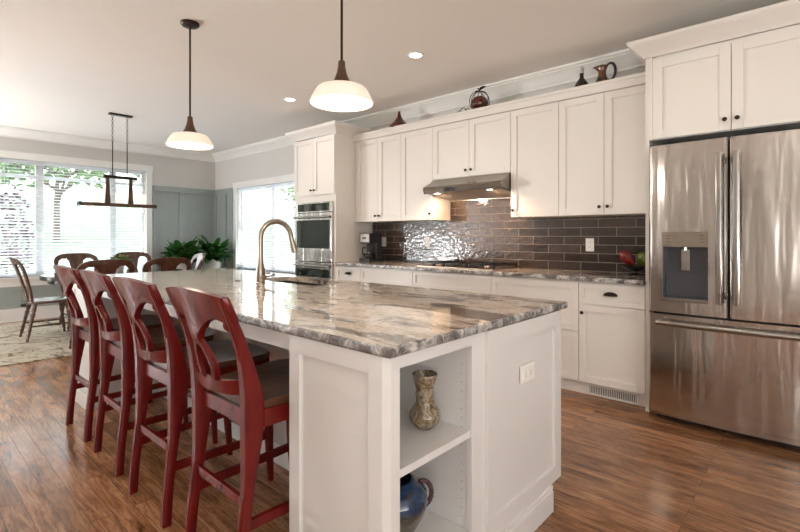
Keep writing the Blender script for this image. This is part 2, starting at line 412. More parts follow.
wall_with_holes('wall_far', 'x', YB, YK, XF - .15, XF, [FW, LW])
wall_with_holes('wall_kitchen', 'y', XF - .15, XR + .15, YK, YK + .15, [KW])
RD = [(1.75, 2.95, .6, 2.3)]
wall_with_holes('wall_rear', 'y', XF - .15, XR + .15, YB - .15, YB, RD)
RW = (-1.9, 1.1, .5, 2.3)
wall_with_holes('wall_right', 'x', YB, YK, XR, XR + .15, [RW])

# crown mouldings (far wall and kitchen wall)
prof = [(0, 2.625), (.014, 2.625), (.014, 2.645), (.022, 2.65), (.03, 2.665), (.075, 2.715), (.095, 2.725), (.095, 2.735), (.115, 2.74), (.115, CZ), (0, CZ)]
mb = MB(); mb.prism([(XF + a, z) for a, z in prof], 'y', YB, YK, 0); struct(mb.build('trim_1', 'trim', smooth=50))
mb = MB(); mb.prism([(YK - a, z) for a, z in prof], 'x', XF, XR, 0); struct(mb.build('trim_2', 'trim', smooth=50))
mb = MB(); mb.prism([(YB + a, z) for a, z in prof], 'x', XF, XR, 0); struct(mb.build('trim_3', 'trim', smooth=50))
# baseboards
mb = MB(); mb.box(XF, XF + .018, YB, YK, 0, .19, .004); mb.box(XF, XF + .028, YB, YK, 0, .02, .004); struct(mb.build('baseboard_far', 'trim'))
mb = MB(); mb.box(XF + .02, -5.07, YK - .018, YK, 0, .19, .004); struct(mb.build('baseboard_kitchen', 'trim'))
mb = MB(); mb.box(XF + .02, XR, YB, YB + .018, 0, .19, .004); struct(mb.build('baseboard_rear', 'trim'))
# wainscot, board and batten, 2.08 m high in the dining end
mb = MB()
def wf(y0, y1, z0, z1, d=.006): mb.box(XF, XF + d, y0, y1, z0, z1, .001 if d > .01 else 0)
wf(3.06, YK, .19, 2.08); wf(-1.5, .90, .19, 2.08); wf(.9, 3.06, .19, .50)
for y0, y1 in ((3.06, 3.12), (3.50, 3.59), (4.11, YK), (.82, .90), (.1, .19), (-.6, -.51)): wf(y0, y1, .19, 2.0, .032)
wf(3.06, YK, 2.0, 2.08, .032); wf(-1.5, .9, 2.0, 2.08, .022); wf(3.06, YK, .19, .27, .022); wf(3.06, YK, 2.08, 2.095, .032); wf(-1.5, .9, 2.08, 2.095, .032)
wf(.9, 3.02, .44, .50, .022); wf(.9, 3.02, .19, .24, .022)
for y0 in (1.28, 1.83, 2.38): wf(y0, y0 + .06, .2, .5, .022)
struct(mb.build('trim_4', 'wains'))
mb = MB()
def wk(x0, x1, z0, z1, d=.006): mb.box(x0, x1, YK - d, YK, z0, z1, .001 if d > .01 else 0)
wk(XF + .022, -7.79, .19, 2.08); wk(-7.79, -5.56, .19, .52); wk(-5.56, -5.07, .19, 2.08)
for x0, x1 in ((XF + .023, XF + .08), (-8.13, -8.06), (-7.87, -7.80)): wk(x0, x1, .19, 2.0, .032)
wk(XF + .023, -7.79, 2.0, 2.08, .022); wk(XF + .033, -7.79, 2.08, 2.095, .032)
struct(mb.build('trim_5', 'wains'))

# windows
def window(name, axis, a0, a1, z0, z1, wallc, sgn, mull, trans, rails, casing=.09):
    """sgn: direction into the room along the axis"""
    def B(mb, a, b, c, d, w0, w1, bev=.002):
        W0, W1 = wallc + sgn * w0, wallc + sgn * w1
        if axis == 'x': mb.box(W0, W1, a, b, c, d, bev)
        else: mb.box(a, b, W0, W1, c, d, bev)
    mb = MB()
    B(mb, a0 - casing, a0, z0 - .02, z1 + .0, 0, .025); B(mb, a1, a1 + casing, z0 - .02, z1, 0, .025)
    B(mb, a0 - casing - .01, a1 + casing + .01, z1, z1 + casing, 0, .03); B(mb, a0 - casing - .014, a1 + casing + .014, z1 + casing, z1 + casing + .014, 0, .034)
    B(mb, a0 - casing - .03, a1 + casing + .03, z0 - .03, z0, -.12, .055, .004); B(mb, a0 - casing, a1 + casing, z0 - .13, z0 - .03, 0, .02)
    root = struct(mb.build(name, 'trim'))
    f = MB()
    fr = .045
    B(f, a0, a0 + fr, z0, z1, -.14, -.09); B(f, a1 - fr, a1, z0, z1, -.14, -.09)
    B(f, a0 + fr, a1 - fr, z0, z0 + fr, -.14, -.09); B(f, a0 + fr, a1 - fr, z1 - fr, z1, -.14, -.09)
    for m in mull: B(f, m - .05, m + .05, z0 + fr, z1 - fr, -.145, -.085)
    for z in rails: B(f, a0 + fr, a1 - fr, z - .022, z + .022, -.138, -.092)
    f.build('window_frame', 'trim', root)
    for q0, q1 in zip([a0 + fr] + [m + .05 for m in mull], [m - .05 for m in mull] + [a1 - fr]):
        g = MB(); B(g, q0, q1, z0 + fr, z1 - fr, -.118, -.112, 0); g.build('pane', 'glass', root)
    return root
window('window_1', 'x', *FW, XF, 1, [1.515, 2.475], [], [2.10])
window('window_2', 'y', *KW, YK, -1, [-6.675], [], [1.33])
window('window_3', 'x', *LW, XF, 1, [-2.25], [], [1.4])
window('added_window_4', 'y', *RD[0], YB, 1, [2.35], [], [1.4])  # unseen rear window, added to bring in fill light and reflections
window('added_window_5', 'x', *RW, XR, -1, [-.9, .1], [], [1.4])  # unseen right-hand window, added to let in more light

# blinds
def blind(axis, a0, a1, z0, z1, pos, label, tilt, cord_at):
    mb = MB()
    def B(a, b, w, h, c, z, bev=0, rot=0):
        R = Matrix.Translation(((0, 0, 0))); 
        if axis == 'x':
            mt = Matrix.Translation((pos + c, (a + b) / 2, z)) @ Matrix.Rotation(rot, 4, 'Y')
            mb.box(-w / 2, w / 2, -(b - a) / 2, (b - a) / 2, -h / 2, h / 2, bev, mt)
        else:
            mt = Matrix.Translation(((a + b) / 2, pos + c, z)) @ Matrix.Rotation(rot, 4, 'X')
            mb.box(-(b - a) / 2, (b - a) / 2, -w / 2, w / 2, -h / 2, h / 2, bev, mt)
    B(a0, a1, .055, .05, 0, z1 - .027, .003)
    loc = (pos, (a0 + a1) / 2, z1 - .05) if axis == 'x' else ((a0 + a1) / 2, pos, z1 - .05)
    root = thing('window_blind', label, 'blind', loc, None)
    mb.build('headrail', 'blind', root)
    mb = MB(); z = z1 - .075
    while z > z0 + .04: B(a0 + .004, a1 - .004, .048, .003, 0, z, 0, tilt); z -= .044
    mb.build('slat_stack', 'blind', root)
    mb = MB(); B(a0 + .002, a1 - .002, .05, .018, 0, z0 + .02, .002); mb.build('bottom_rail', 'blind', root)
    mb = MB()
    for q in (a0 + .12, (a0 + a1) / 2, a1 - .12):
        for s in (-.026, .026):
            p = (pos + s, q) if axis == 'x' else (q, pos + s)
            mb.cyl((*p, z0 + .02), (*p, z1 - .05), .0012, seg=5)
    p = (pos + .034, cord_at) if axis == 'x' else (cord_at, pos - .034)
    if cord_at is not None: mb.cyl((*p, z1 - .7), (*p, z1 - .05), .004, seg=6)
    mb.build('cord', 'blind', root); return root
T = radians(14)
blind('x', 1.025, 1.513, .635, 2.32, XF - .04, 'narrow white slat blind with tilt wand at the left end of the wide window', T, 1.10)
blind('x', 1.517, 2.473, .635, 2.32, XF - .04, 'widest white slat blind, in the middle of the three over the wide window', T, None)
blind('x', 2.477, 2.95, .635, 2.32, XF - .04, 'narrow white slat blind behind the right end of the linear chandelier', T, 2.5)
blind('y', -7.695, -6.677, .645, 2.065, YK + .04, 'white slat blind nearest the leafy plants in the side window', T, None)
blind('y', -6.673, -5.655, .645, 2.065, YK + .04, 'white slat blind beside the tall oven cabinet in the side window', T, None)

# backsplash
mb = MB(); mb.box(-4.236, -.892, YK - .012, YK, .916, 1.40); mb.box(-3.008, -2.102, YK - .012, YK, 1.40, 1.80)
struct(mb.build('wall_backsplash', 'tile', origin=(-.05, 0, .915 - .0765), smooth=10))

# ---------------- cabinets ----------------
FY = 3.58     # base carcass front; doors stand 2 cm proud
def upper(x0, x1, z0, z1, doors, knobs, label, yf=3.87, grp='white shaker upper cabinets'):
    r = thing('upper_cabinet', label, 'cabinet', ((x0 + x1) / 2, YK, z0), None)
    mb = MB(); mb.box(x0 + .001, x1 - .001, yf, YK - .001 if z0 > 1.7 else YK - .013, z0, z1, .001); mb.build('body', 'cab', r)
    n = doors; w = (x1 - x0) / n
    for i in range(n):
        a, b = x0 + i * w + .002, x0 + (i + 1) * w - .002
        mb = MB(); shaker(mb, a, b, z0 + .003, z1 - .003, front(yf)); d = mb.build('door', 'cab', r)
        kx = {'r': b - .03, 'l': a + .03}[knobs[i]]
        knob(d, kx, yf - .02, z0 + .065)
    return r
UZ0, UZ1 = 1.394, 2.378
upper(-4.19, -3.46, UZ0, UZ1, 2, 'rl', 'white two-door upper cabinet over the coffee maker')
upper(-3.46, -3.01, UZ0, UZ1, 1, 'r', 'white single-door upper cabinet directly left of the range hood')
upper(-3.01, -2.10, 1.812, UZ1, 2, 'rl', 'short white two-door upper cabinet above the range hood')
upper(-2.10, -1.645, UZ0, UZ1, 1, 'l', 'white single-door upper cabinet directly right of the range hood')
upper(-1.645, -.895, UZ0, UZ1, 2, 'rl', 'white two-door upper cabinet below the pitcher, next to the refrigerator')
mb = MB(); mb.box(-4.236, -4.191, 3.87, YK - .013, UZ0, UZ1); struct(mb.build('trim_6', 'cab'))
mb = MB(); mb.box(-4.236, -.895, 3.835, YK - .001, UZ1 + .001, 2.455, .003); mb.box(-4.236, -.895, 3.825, 3.84, 2.437, 2.463, .003); struct(mb.build('trim_7', 'cab'))

# base cabinets
def base(x0, x1, fronts, label):
    """fronts: list of (kind, z0, z1, pull)"""
    r = thing('base_cabinet', label, 'cabinet', ((x0 + x1) / 2, FY, 0), None)
    mb = MB(); mb.box(x0 + .0005, x1 - .0005, FY, YK - .001, .10, .879); mb.box(x0 + .0005, x1 - .0005, FY + .045, FY + .065, 0, .10); mb.build('body', 'cab', r)
    for kind, z0, z1, pull, c0, c1 in fronts:
        a, b = x0 + (x1 - x0) * c0 + .0025, x0 + (x1 - x0) * c1 - .0025
        mb = MB(); shaker(mb, a, b, z0, z1, front(FY), rail=.052 if z1 - z0 > .3 else .038); d = mb.build(kind, 'cab', r)
        if pull == 'cup': cup_pull(d, (a + b) / 2, FY - .02, (z0 + z1) / 2)
        elif pull == 'l': knob(d, a + .028, FY - .02, z1 - .06)
        elif pull == 'r': knob(d, b - .028, FY - .02, z1 - .06)
    return r
base(-4.236, -3.81, [('drawer', .707, .865, 'cup', 0, 1), ('door', .107, .70, 'r', 0, 1)], 'narrow white base cabinet with cup-pull drawer beside the wall oven')
base(-3.81, -3.043, [('drawer', .707, .865, None, 0, 1), ('door', .107, .70, 'r', 0, .5), ('door', .107, .70, 'l', .5, 1)], 'white base cabinet with one wide plain drawer, left of the cooktop')
base(-3.043, -2.133, [('drawer', .707, .865, None, 0, 1), ('door', .107, .70, 'r', 0, .5), ('door', .107, .70, 'l', .5, 1)], 'widest white base cabinet, directly below the gas cooktop')
base(-2.133, -1.362, [('drawer', .49, .865, None, 0, 1), ('drawer', .107, .483, None, 0, 1)], 'white base cabinet of two deep drawers behind the island end')
b5 = base(-1.362, -.895, [('drawer', .707, .865, 'cup', 0, 1), ('door', .107, .70, 'l', 0, 1)], 'white base cabinet with cup-pull drawer and knobbed door beside the refrigerator')
r = thing('floor_register', 'small slatted metal air register set in the white toe kick', 'vent', (-1.13, FY + .04, .012))
mb = MB(); mb.box(-1.31, -.955, FY + .038, FY + .0445, .012, .082); mb.build('backing', 'dgrey', r)
mb = MB(); mb.box(-1.315, -.95, FY + .030, FY + .038, .008, .020, .001); mb.box(-1.315, -.95, FY + .030, FY + .038, .076, .088, .001); mb.box(-1.315, -1.30, FY + .030, FY + .038, .02, .076, .001); mb.box(-.965, -.95, FY + .030, FY + .038, .02, .076, .001)
for i in range(26):
    x = -1.295 + i * .0128; mb.box(x, x + .0045, FY + .032, FY + .038, .019, .077)
mb.build('grille', 'cab', r)

def slab(name, x0, x1, y0, y1, z0, z1, hole, matk, bev, wob=0):
    """stone slab; the side faces carry the rougher broken-edge finish"""
    bm = bmesh.new()
    def loop(x0, x1, y0, y1, z, n):
        pts = []
        cs = [(x0, y0), (x1, y0), (x1, y1), (x0, y1)]
        for i in range(4):
            a, b = cs[i], cs[(i + 1) % 4]
            for k in range(n): t = k / n; pts.append((a[0] + (b[0] - a[0]) * t, a[1] + (b[1] - a[1]) * t))
        return [bm.verts.new((p[0], p[1], z)) for p in pts]
    m = MB()
    n = 40 if wob else 1
    def inset(d): return (x0 + d, x1 - d, y0 + d, y1 - d)
    lv = [(bev * 1.0, z1), (bev * .35, z1 - bev * .35), (0, z1 - bev), (0, z0 + bev), (bev * .5, z0 + bev * .3), (bev, z0)]
    rings = [loop(*inset(d), z, n) for d, z in lv]
    if wob:
        for r_ in rings[2:5]:
            for v in r_:
                q = noise.noise(Vector((v.co.x * 21, v.co.y * 21, v.co.z * 40))) * wob
                cx, cy = (x0 + x1) / 2, (y0 + y1) / 2
                if min(abs(v.co.x - x0), abs(v.co.x - x1)) < .003: v.co.x -= math.copysign(abs(q), v.co.x - cx)
                if min(abs(v.co.y - y0), abs(v.co.y - y1)) < .003: v.co.y -= math.copysign(abs(q), v.co.y - cy)
    for a, b in zip(rings, rings[1:]):
        for i in range(len(a)):
            f = bm.faces.new((a[i], b[i], b[(i + 1) % len(a)], a[(i + 1) % len(a)])); f.material_index = 1
    if hole:
        hx0, hx1, hy0, hy1 = hole
        ht = loop(hx0, hx1, hy0, hy1, z1, 1); hb = loop(hx0, hx1, hy0, hy1, z0, 1)
        for i in range(4):
            f = bm.faces.new((ht[i], ht[(i + 1) % 4], hb[(i + 1) % 4], hb[i])); f.material_index = 0
        for ring, hl in ((rings[0], ht), (rings[-1], hb)):
            for i in range(4):
                seg = [ring[(i * n + k) % (4 * n)] for k in range(n + 1)]
                f = bm.faces.new(seg + [hl[(i + 1) % 4], hl[i]])
    else:
        bm.faces.new(rings[0]); bm.faces.new(rings[-1][::-1])
    bmesh.ops.recalc_face_normals(bm, faces=bm.faces)
    m.bm.free(); m.bm = bm
    return m.build(name, None, origin=((0, 0, z0)), smooth=60, mats=[matk, 'grane'])
ct = slab('countertop', -4.236, -.893, 3.525, YK - .013, .88, .915, None, 'gran2', .006)
tag(ct, 'grey and cream granite worktop running along the tiled wall', 'countertop')

# tall oven cabinet
TX0, TX1 = -5.06, -4.238
r = thing('tall_cabinet', 'tall white cabinet housing the double wall oven', 'cabinet', ((TX0 + TX1) / 2, 3.58, 0))
mb = MB()
mb.box(TX0, TX0 + .02, 3.58, YK - .001, 0, 2.45); mb.box(TX1 - .02, TX1, 3.58, YK - .001, 0, 2.45); mb.box(TX0 + .02, TX1 - .02, YK - .02, YK - .001, .1, 2.45)
mb.box(TX0 + .02, TX1 - .02, 3.58, YK - .02, 1.70, 2.45); mb.box(TX0 + .02, TX1 - .02, 3.58, YK - .02, .1, .59)
mb.box(TX0, TX0 + .045, 3.56, 3.58, .1, 2.45, .001); mb.box(TX1 - .045, TX1, 3.56, 3.58, .1, 2.45, .001); mb.box(TX0 + .045, TX1 - .045, 3.56, 3.58, 1.645, 1.725, .001)
mb.build('body', 'cab', r)
mid = (TX0 + TX1) / 2
for a, b, k in ((TX0 + .006, mid - .002, 'r'), (mid + .002, TX1 - .006, 'l')):
    mb = MB(); shaker(mb, a, b, 1.73, 2.435, front(3.56)); d = mb.build('door', 'cab', r); knob(d, b - .03 if k == 'r' else a + .03, 3.54, 1.79)
mb = MB(); shaker(mb, TX0 + .006, TX1 - .006, .11, .585, front(3.56)); mb.build('drawer', 'cab', r)
def crown(name, x0, x1, yf, yw, z0, pts, m='cab', right=True):
    bm = bmesh.new(); rings = []
    for off, z in pts:
        xx1 = x1 + off if right else x1
        rings.append([bm.verts.new(p) for p in ((x0 - off, yw, z0 + z), (x0 - off, yf - off, z0 + z), (xx1, yf - off, z0 + z), (xx1, yw, z0 + z))])
    for a, b in zip(rings, rings[1:] + rings[:1]):
        for i in range(4):
            bm.faces.new((a[i], a[(i + 1) % 4], b[(i + 1) % 4], b[i]))
    mb = MB(); mb.bm.free(); mb.bm = bm; return struct(mb.build(name, m, smooth=50))
CP = [(0, 0), (.012, 0), (.016, .012), (.035, .03), (.075, .075), (.09, .088), (.095, .1), (.095, .112), (.0, .112)]
crown('trim_8', TX0, TX1, 3.56, YK - .13, 2.451, CP)

# double oven
ox0, ox1 = TX0 + .046, TX1 - .046
r = thing('double_oven', 'stainless double wall oven in the tall white cabinet', 'oven', ((ox0 + ox1) / 2, 3.6, .60))
mb = MB(); mb.box(ox0 + .01, ox1 - .01, 3.57, 4.10, .60, 1.64); mb.build('body', 'black', r)
mb = MB(); mb.box(ox0, ox1, 3.535, 3.57, 1.515, 1.642, .004); cpn = mb.build('control_panel', 'steel', r)
mb = MB(); mb.box(ox0 + .05, ox1 - .05, 3.532, 3.536, 1.53, 1.625, .001); mb.build('display', 'oven', cpn)
def ovdoor(z0, z1, g0, g1, hz):
    mb = MB(); mb.box(ox0, ox1, 3.53, 3.57, z0, z1, .004); d = mb.build('door', 'steel', r)
    mb = MB(); mb.box(ox0 + .035, ox1 - .035, 3.526, 3.531, g0, g1, .002); mb.build('glass', 'oven', d)
    mb = MB(); mb.tube([(ox0 + .03, 3.49, hz), (ox1 - .03, 3.49, hz)], .013, 12)
    for x in (ox0 + .06, ox1 - .06): mb.cyl((x, 3.49, hz), (x, 3.53, hz), .010)
    mb.build('handle', 'steel2', d)
ovdoor(.905, 1.508, 1.07, 1.42, 1.455)
ovdoor(.605, .897, .62, .82, .858)

# refrigerator surround
mb = MB(); mb.box(-.890, -.866, 3.545, YK - .001, 0, 2.455, .001); mb.box(-.866, -.843, 3.53, 3.55, 1.885, 2.455, .001); mb.box(.072, .096, 3.545, YK - .001, 0, 2.455, .001)
struct(mb.build('trim_9', 'cab'))
r = thing('refrigerator_cabinet', 'deep white two-door cabinet above the refrigerator', 'cabinet', (-.4, YK, 1.885))
mb = MB(); mb.box(-.865, .071, 3.55, YK - .001, 1.885, 2.455); mb.build('body', 'cab', r)
for a, b, k in ((-.842, -.400, 'r'), (-.396, .069, 'l')):
    mb = MB(); shaker(mb, a, b, 1.889, 2.432, front(3.55), rail=.06); d = mb.build('door', 'cab', r); knob(d, b - .03 if k == 'r' else a + .03, 3.53, 1.955)
crown('trim_10', -.890, .096, 3.54, YK - .13, 2.456, CP)

# ---------------- refrigerator ----------------
FR0, FR1 = -.840, .048; FM = (FR0 + FR1) / 2
r = thing('refrigerator', 'stainless steel french-door refrigerator with water dispenser', 'refrigerator', (FM, 3.8, 0))
mb = MB(); mb.box(FR0 + .01, FR1 - .01, 3.50, 4.15, .03, 1.82, .003); mb.box(FR0 + .03, FR1 - .03, 3.52, 3.60, .0, .06); mb.build('body', 'black', r)
def fy(x): return 3.395 + .02 * ((x - FM) / .454) ** 2
def curved(mb, a, b, z0, z1, ra=False, rb=False):
    n = 12; pts = []
    for i in range(n + 1):
        x = a + (b - a) * i / n; y = fy(x)
        if ra: y += .018 * max(0, 1 - (x - a) / .02) ** 2
        if rb: y += .018 * max(0, 1 - (b - x) / .02) ** 2
        pts.append((x, y))
    if ra: pts = pts[:1] + [(a + .006, fy(a) + .008), (a + .014, fy(a) + .002)] + pts[1:]
    if rb: pts = pts[:-1] + [(b - .014, fy(b) + .002), (b - .006, fy(b) + .008)] + pts[-1:]
    pts += [(b, 3.50), (a, 3.50)]
    mb.prism(pts, 'z', z0, z1)
DX0, DX1, DZ0, DZ1 = -.752, -.500, .805, 1.250
mb = MB(); curved(mb, FR0, DX0, .725, 1.82, ra=True); curved(mb, DX1, FM - .004, .725, 1.82, rb=True); curved(mb, DX0, DX1, DZ1, 1.82); curved(mb, DX0, DX1, .725, DZ0)
dl = mb.build('door', 'steel', r, smooth=25)
mb = MB(); curved(mb, FM + .004, FR1, .725, 1.82, True, True); dr = mb.build('door', 'steel', r, smooth=25)
mb = MB(); curved(mb, FR0, FR1, .05, .712, True, True); fd = mb.build('freezer_drawer', 'steel', r, smooth=25)
def vhandle(parent, x):
    mb = MB(); n = 18
    pts = [(x, 3.345 - .012 * sin(pi * i / n), .81 + .92 * i / n) for i in range(n + 1)]
    A = []
    for p in pts:
        A.append([mb.bm.verts.new((p[0] + sx * .018, p[1] + sy * .014, p[2])) for sx, sy in ((-1, .6), (-.7, -.8), (0, -1), (.7, -.8), (1, .6), (0, 1))])
    for a, b in zip(A, A[1:]):
        for i in range(6): mb.bm.faces.new((a[i], a[(i + 1) % 6], b[(i + 1) % 6], b[i]))
    mb.bm.faces.new(A[0][::-1]); mb.bm.faces.new(A[-1])
    for z in (.85, 1.69): mb.box(x - .009, x + .009, 3.345, 3.40, z - .02, z + .02, .003)
    mb.build('handle', 'steel2', parent, smooth=60)
vhandle(dl, FM - .042); vhandle(dr, FM + .042)
mb = MB(); n = 18
pts = [(FR0 + .06 + (FR1 - FR0 - .12) * i / n, fy(FR0 + .06 + (FR1 - FR0 - .12) * i / n) - .052, .662) for i in range(n + 1)]
mb.tube(pts, .018, 14)
for i in (1, n - 1): mb.cyl(pts[i], (pts[i][0], fy(pts[i][0]) + .004, .662), .011)
mb.build('handle', 'steel2', fd, smooth=60)
# dispenser: recess box, control strip, paddle, tray
mb = MB(); mb.box(DX0, DX1, 3.485, 3.499, DZ0, DZ1); mb.box(DX0, DX0 + .008, 3.412, 3.486, DZ0, DZ1); mb.box(DX1 - .008, DX1, 3.405, 3.486, DZ0, DZ1); mb.box(DX0, DX1, 3.44, 3.486, DZ1 - .1, DZ1); mb.box(DX0, DX1, 3.41, 3.486, DZ0, DZ0 + .02)
dsp = mb.build('dispenser_recess', 'dgrey', dl)
mb = MB(); mb.box(DX0 - .006, DX1 + .006, 3.398, 3.44, 1.152, 1.252, .004); cp = mb.build('dispenser_panel', 'nickel', dl)
for x in (DX0 + .035, DX1 - .035):
    for z in (1.225, 1.205, 1.185): mb = MB(); mb.box(x - .010, x + .010, 3.3965, 3.3985, z - .002, z + .002); mb.build('button', 'dgrey', cp if False else dl)
mb = MB(); mb.box(-.650, -.602, 3.425, 3.435, 1.0, 1.135, .004); mb.cyl((-.626, 3.43, 1.13), (-.626, 3.43, 1.152), .012); mb.build('dispenser_paddle', 'steel2', dl)
mb = MB(); mb.box(DX0 - .004, DX1 + .004, 3.385, 3.47, DZ0 - .004, DZ0 + .018, .004); mb.build('drip_tray', 'nickel', dl)

# ---------------- range hood ----------------
hx0, hx1 = -3.005, -2.105
r = thing('range_hood', 'stainless steel under-cabinet range hood over the cooktop', 'hood', (-2.555, 4.0, 1.645))
mb = MB()
hp = [(3.693, 1.652), (3.675, 1.705), (3.69, 1.722), (3.80, 1.775), (3.845, 1.809), (4.16, 1.809), (4.16, 1.600), (4.15, 1.600), (4.15, 1.632), (3.70, 1.667), (3.70, 1.652)]
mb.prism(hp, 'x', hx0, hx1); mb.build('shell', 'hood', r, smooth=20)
mb = MB(); mb.prism([(3.6868, 1.664), (3.6746, 1.700), (3.680, 1.700), (3.692, 1.664)], 'x', -2.73, -2.62); mb.build('switch_panel', 'black', r)
mb = MB()
for x0, x1 in ((-2.98, -2.56), (-2.55, -2.13)): mb.prism([(3.70, 1.656), (4.145, 1.612), (4.145, 1.622), (3.70, 1.664)], 'x', x0, x1)
mb.build('filter', 'satin', r)
for x in (-2.86, -2.25):
    mb = MB(); mb.lathe([(.026, 0), (.026, .006)], (x, 3.735, 1.6480), 16); mb.build('lamp', 'bulb', r)
    l = bpy.data.lights.new('hood_lamp', 'SPOT'); l.energy = 20; l.spot_size = radians(155); l.spot_blend = .6; l.color = (1, .62, .36); l.shadow_soft_size = .03
    o = bpy.data.objects.new('hood_lamp', l); COL.objects.link(o); o.location = (x, 3.74, 1.640); o.rotation_euler = (radians(28), 0, 0)

# ---------------- cooktop ----------------
r = thing('gas_cooktop', 'gas cooktop with cast grates set in the granite below the hood', 'cooktop', (-2.58, 3.86, .915))
mb = MB(); mb.box(-3.02, -2.14, 3.60, 4.11, .9152, .925, .003); mb.build('tray', 'nickel', r)
for gx0, gx1 in ((-3.0, -2.72), (-2.71, -2.45), (-2.44, -2.16)):
    mb = MB(); z = .958
    for x in (gx0 + .008, gx1 - .008): mb.box(x - .006, x + .006, 3.66, 4.09, z - .012, z, .002)
    for y in (3.66, 3.875, 4.09): mb.box(gx0 + .002, gx1 - .002, y - .006, y + .006, z - .012, z, .002)
    for k in range(1, 6): x = gx0 + (gx1 - gx0) * k / 6; mb.box(x - .004, x + .004, 3.66, 4.09, z - .01, z + .002, .001)
    for x in (gx0 + .01, gx1 - .01):
        for y in (3.67, 4.08): mb.box(x - .007, x + .007, y - .007, y + .007, .925, z - .01, .001)
    mb.build('grate', 'black', r)
for x, y, q in ((-2.86, 3.77, .04), (-2.86, 3.99, .035), (-2.58, 3.88, .055), (-2.30, 3.77, .035), (-2.30, 3.99, .045)):
    mb = MB(); mb.lathe([(q, 0), (q, .008), (q * .8, .014), (q * .8, .018), (.0001, .02)], (x, y, .9245), 18); mb.build('burner', 'nickel', r)
for k in range(5):
    mb = MB(); mb.lathe([(.018, 0), (.016, .022), (.0001, .024)], (-2.82 + k * .12, 3.625, .9252), 14); mb.build('control_knob', 'bronze', r)

# ---------------- island ----------------
IX0, IX1, IY0, IY1 = -4.28, -.877, .93, 2.165
SK = (-3.03, -2.32, 1.77, 2.06)
isl = thing('kitchen_island', 'long white panelled island with open end shelves and stool recess', 'island', (-2.58, 1.5, 0))
mb = MB()
# cabinet run: back panel to stools, range side, ends
PY = 1.41
mb.box(-3.79, -1.385, PY, PY + .02, 0, .879)                      # panel behind the stools
mb.box(-4.21, -1.375, 2.08, 2.10, .10, .879); mb.box(-4.21, -.90, 2.0, 2.02, 0, .10)
mb.box(-4.21, -4.19, PY, 2.08, 0, .879); mb.box(-.92, -.90, 1.455, 2.10, .10, .879)
mb.box(-1.375, -.92, 2.08, 2.10, .10, .879)
mb.box(-1.40, -1.375, PY + .02, 2.08, 0, .879)
mb.box(-1.375, -.92, 1.437, 1.455, 0, .879)
# stool recess rail
mb.box(-3.80, -1.3745, .985, 1.005, .805, .879, .002); mb.box(-3.80, -1.375, .99, PY, .865, .879)
mb.box(-3.80, -1.385, PY - .03, PY, .74, .805, .002)
mb.box(-3.79, -1.385, PY - .012, PY, 0, .11, .003)
for x in (-3.19, -2.59, -1.99): mb.box(x - .03, x + .03, PY - .010, PY, .11, .80, .001)
mb.build('body', 'isl', isl)
# near pillar with the open shelves
mb = MB()
mb.box(-1.374, -.93, .957, .975, 0, .879); mb.box(-1.374, -1.356, .975, PY, 0, .879)     # stool side + inner end
mb.box(-.925, -.90, .972, .997, 0, .879, .001); mb.box(-.925, -.90, 1.374, 1.455, 0, .879, .001)
mb.box(-.925, -.90, .997, 1.374, .838, .879, .001); mb.box(-.925, -.90, .997, 1.374, 0, .165, .001)
mb.box(-1.372, -.925, .975, .993, 0, .879); mb.box(-1.372, -.925, 1.376, 1.437, 0, .879)
mb.box(-1.372, -1.355, .993, 1.376, .165, .879)
mb.prism([(-.918, .942), (-.900, .960), (-.900, .973), (-.93, .975), (-.93, .957), (-.918, .957)], 'z', 0, .879)
mb.box(-1.372, -.925, .993, 1.376, .85, .879)
mb.build('shelf_case', 'isl', isl, smooth=20)
mb = MB()
for x in (-1.30, -.945):
    for k in range(18): z = .22 + k * .032; mb.box(x - .0014, x + .0014, 1.375, 1.376, z - .0014, z + .0014)
mb.build('shelf_pin_holes', 'dgrey', isl)
for z in (.159, .514):
    mb = MB(); mb.box(-1.354, -.906, .994, 1.373, z, z + .024, .001); mb.build('shelf', 'isl', isl)
mb = MB(); shaker(mb, -1.372, -.918, .0, .878, lambda u, v, w: (u, .957 - w + 0, v), rail=.058, t=.016, rec=.013); mb.build('side_panel', 'isl', isl)
mb = MB(); shaker(mb, 1.458, 2.098, .108, .878, lambda u, v, w: (-.90 + w, u, v), rail=.066, t=.016, rec=.012); mb.build('end_panel', 'isl', isl)
mb = MB(); mb.box(-.90, -.868, 1.458, 1.98, 0, .092, .003); mb.box(-.90, -.875, 1.458, 1.99, .09, .108, .002); mb.build('plinth', 'isl', isl)
# far pillar
mb = MB(); mb.box(-4.23, -3.78, .957, PY, 0, .879, .001); shaker(mb, -4.228, -3.782, 0, .878, lambda u, v, w: (u, .957 - w, v), rail=.055, t=.014, rec=.008)
mb.box(-4.23, -3.775, .93, .944, 0, .1, .002)
mb.build('end_pillar', 'isl', isl)
# range-side doors
for i in range(6):
    a = -4.19 + i * .535
    mb = MB(); shaker(mb, a + .003, a + .532, .108, .872, lambda u, v, w: (u, 2.10 + w, v)); d = mb.build('door', 'isl', isl)
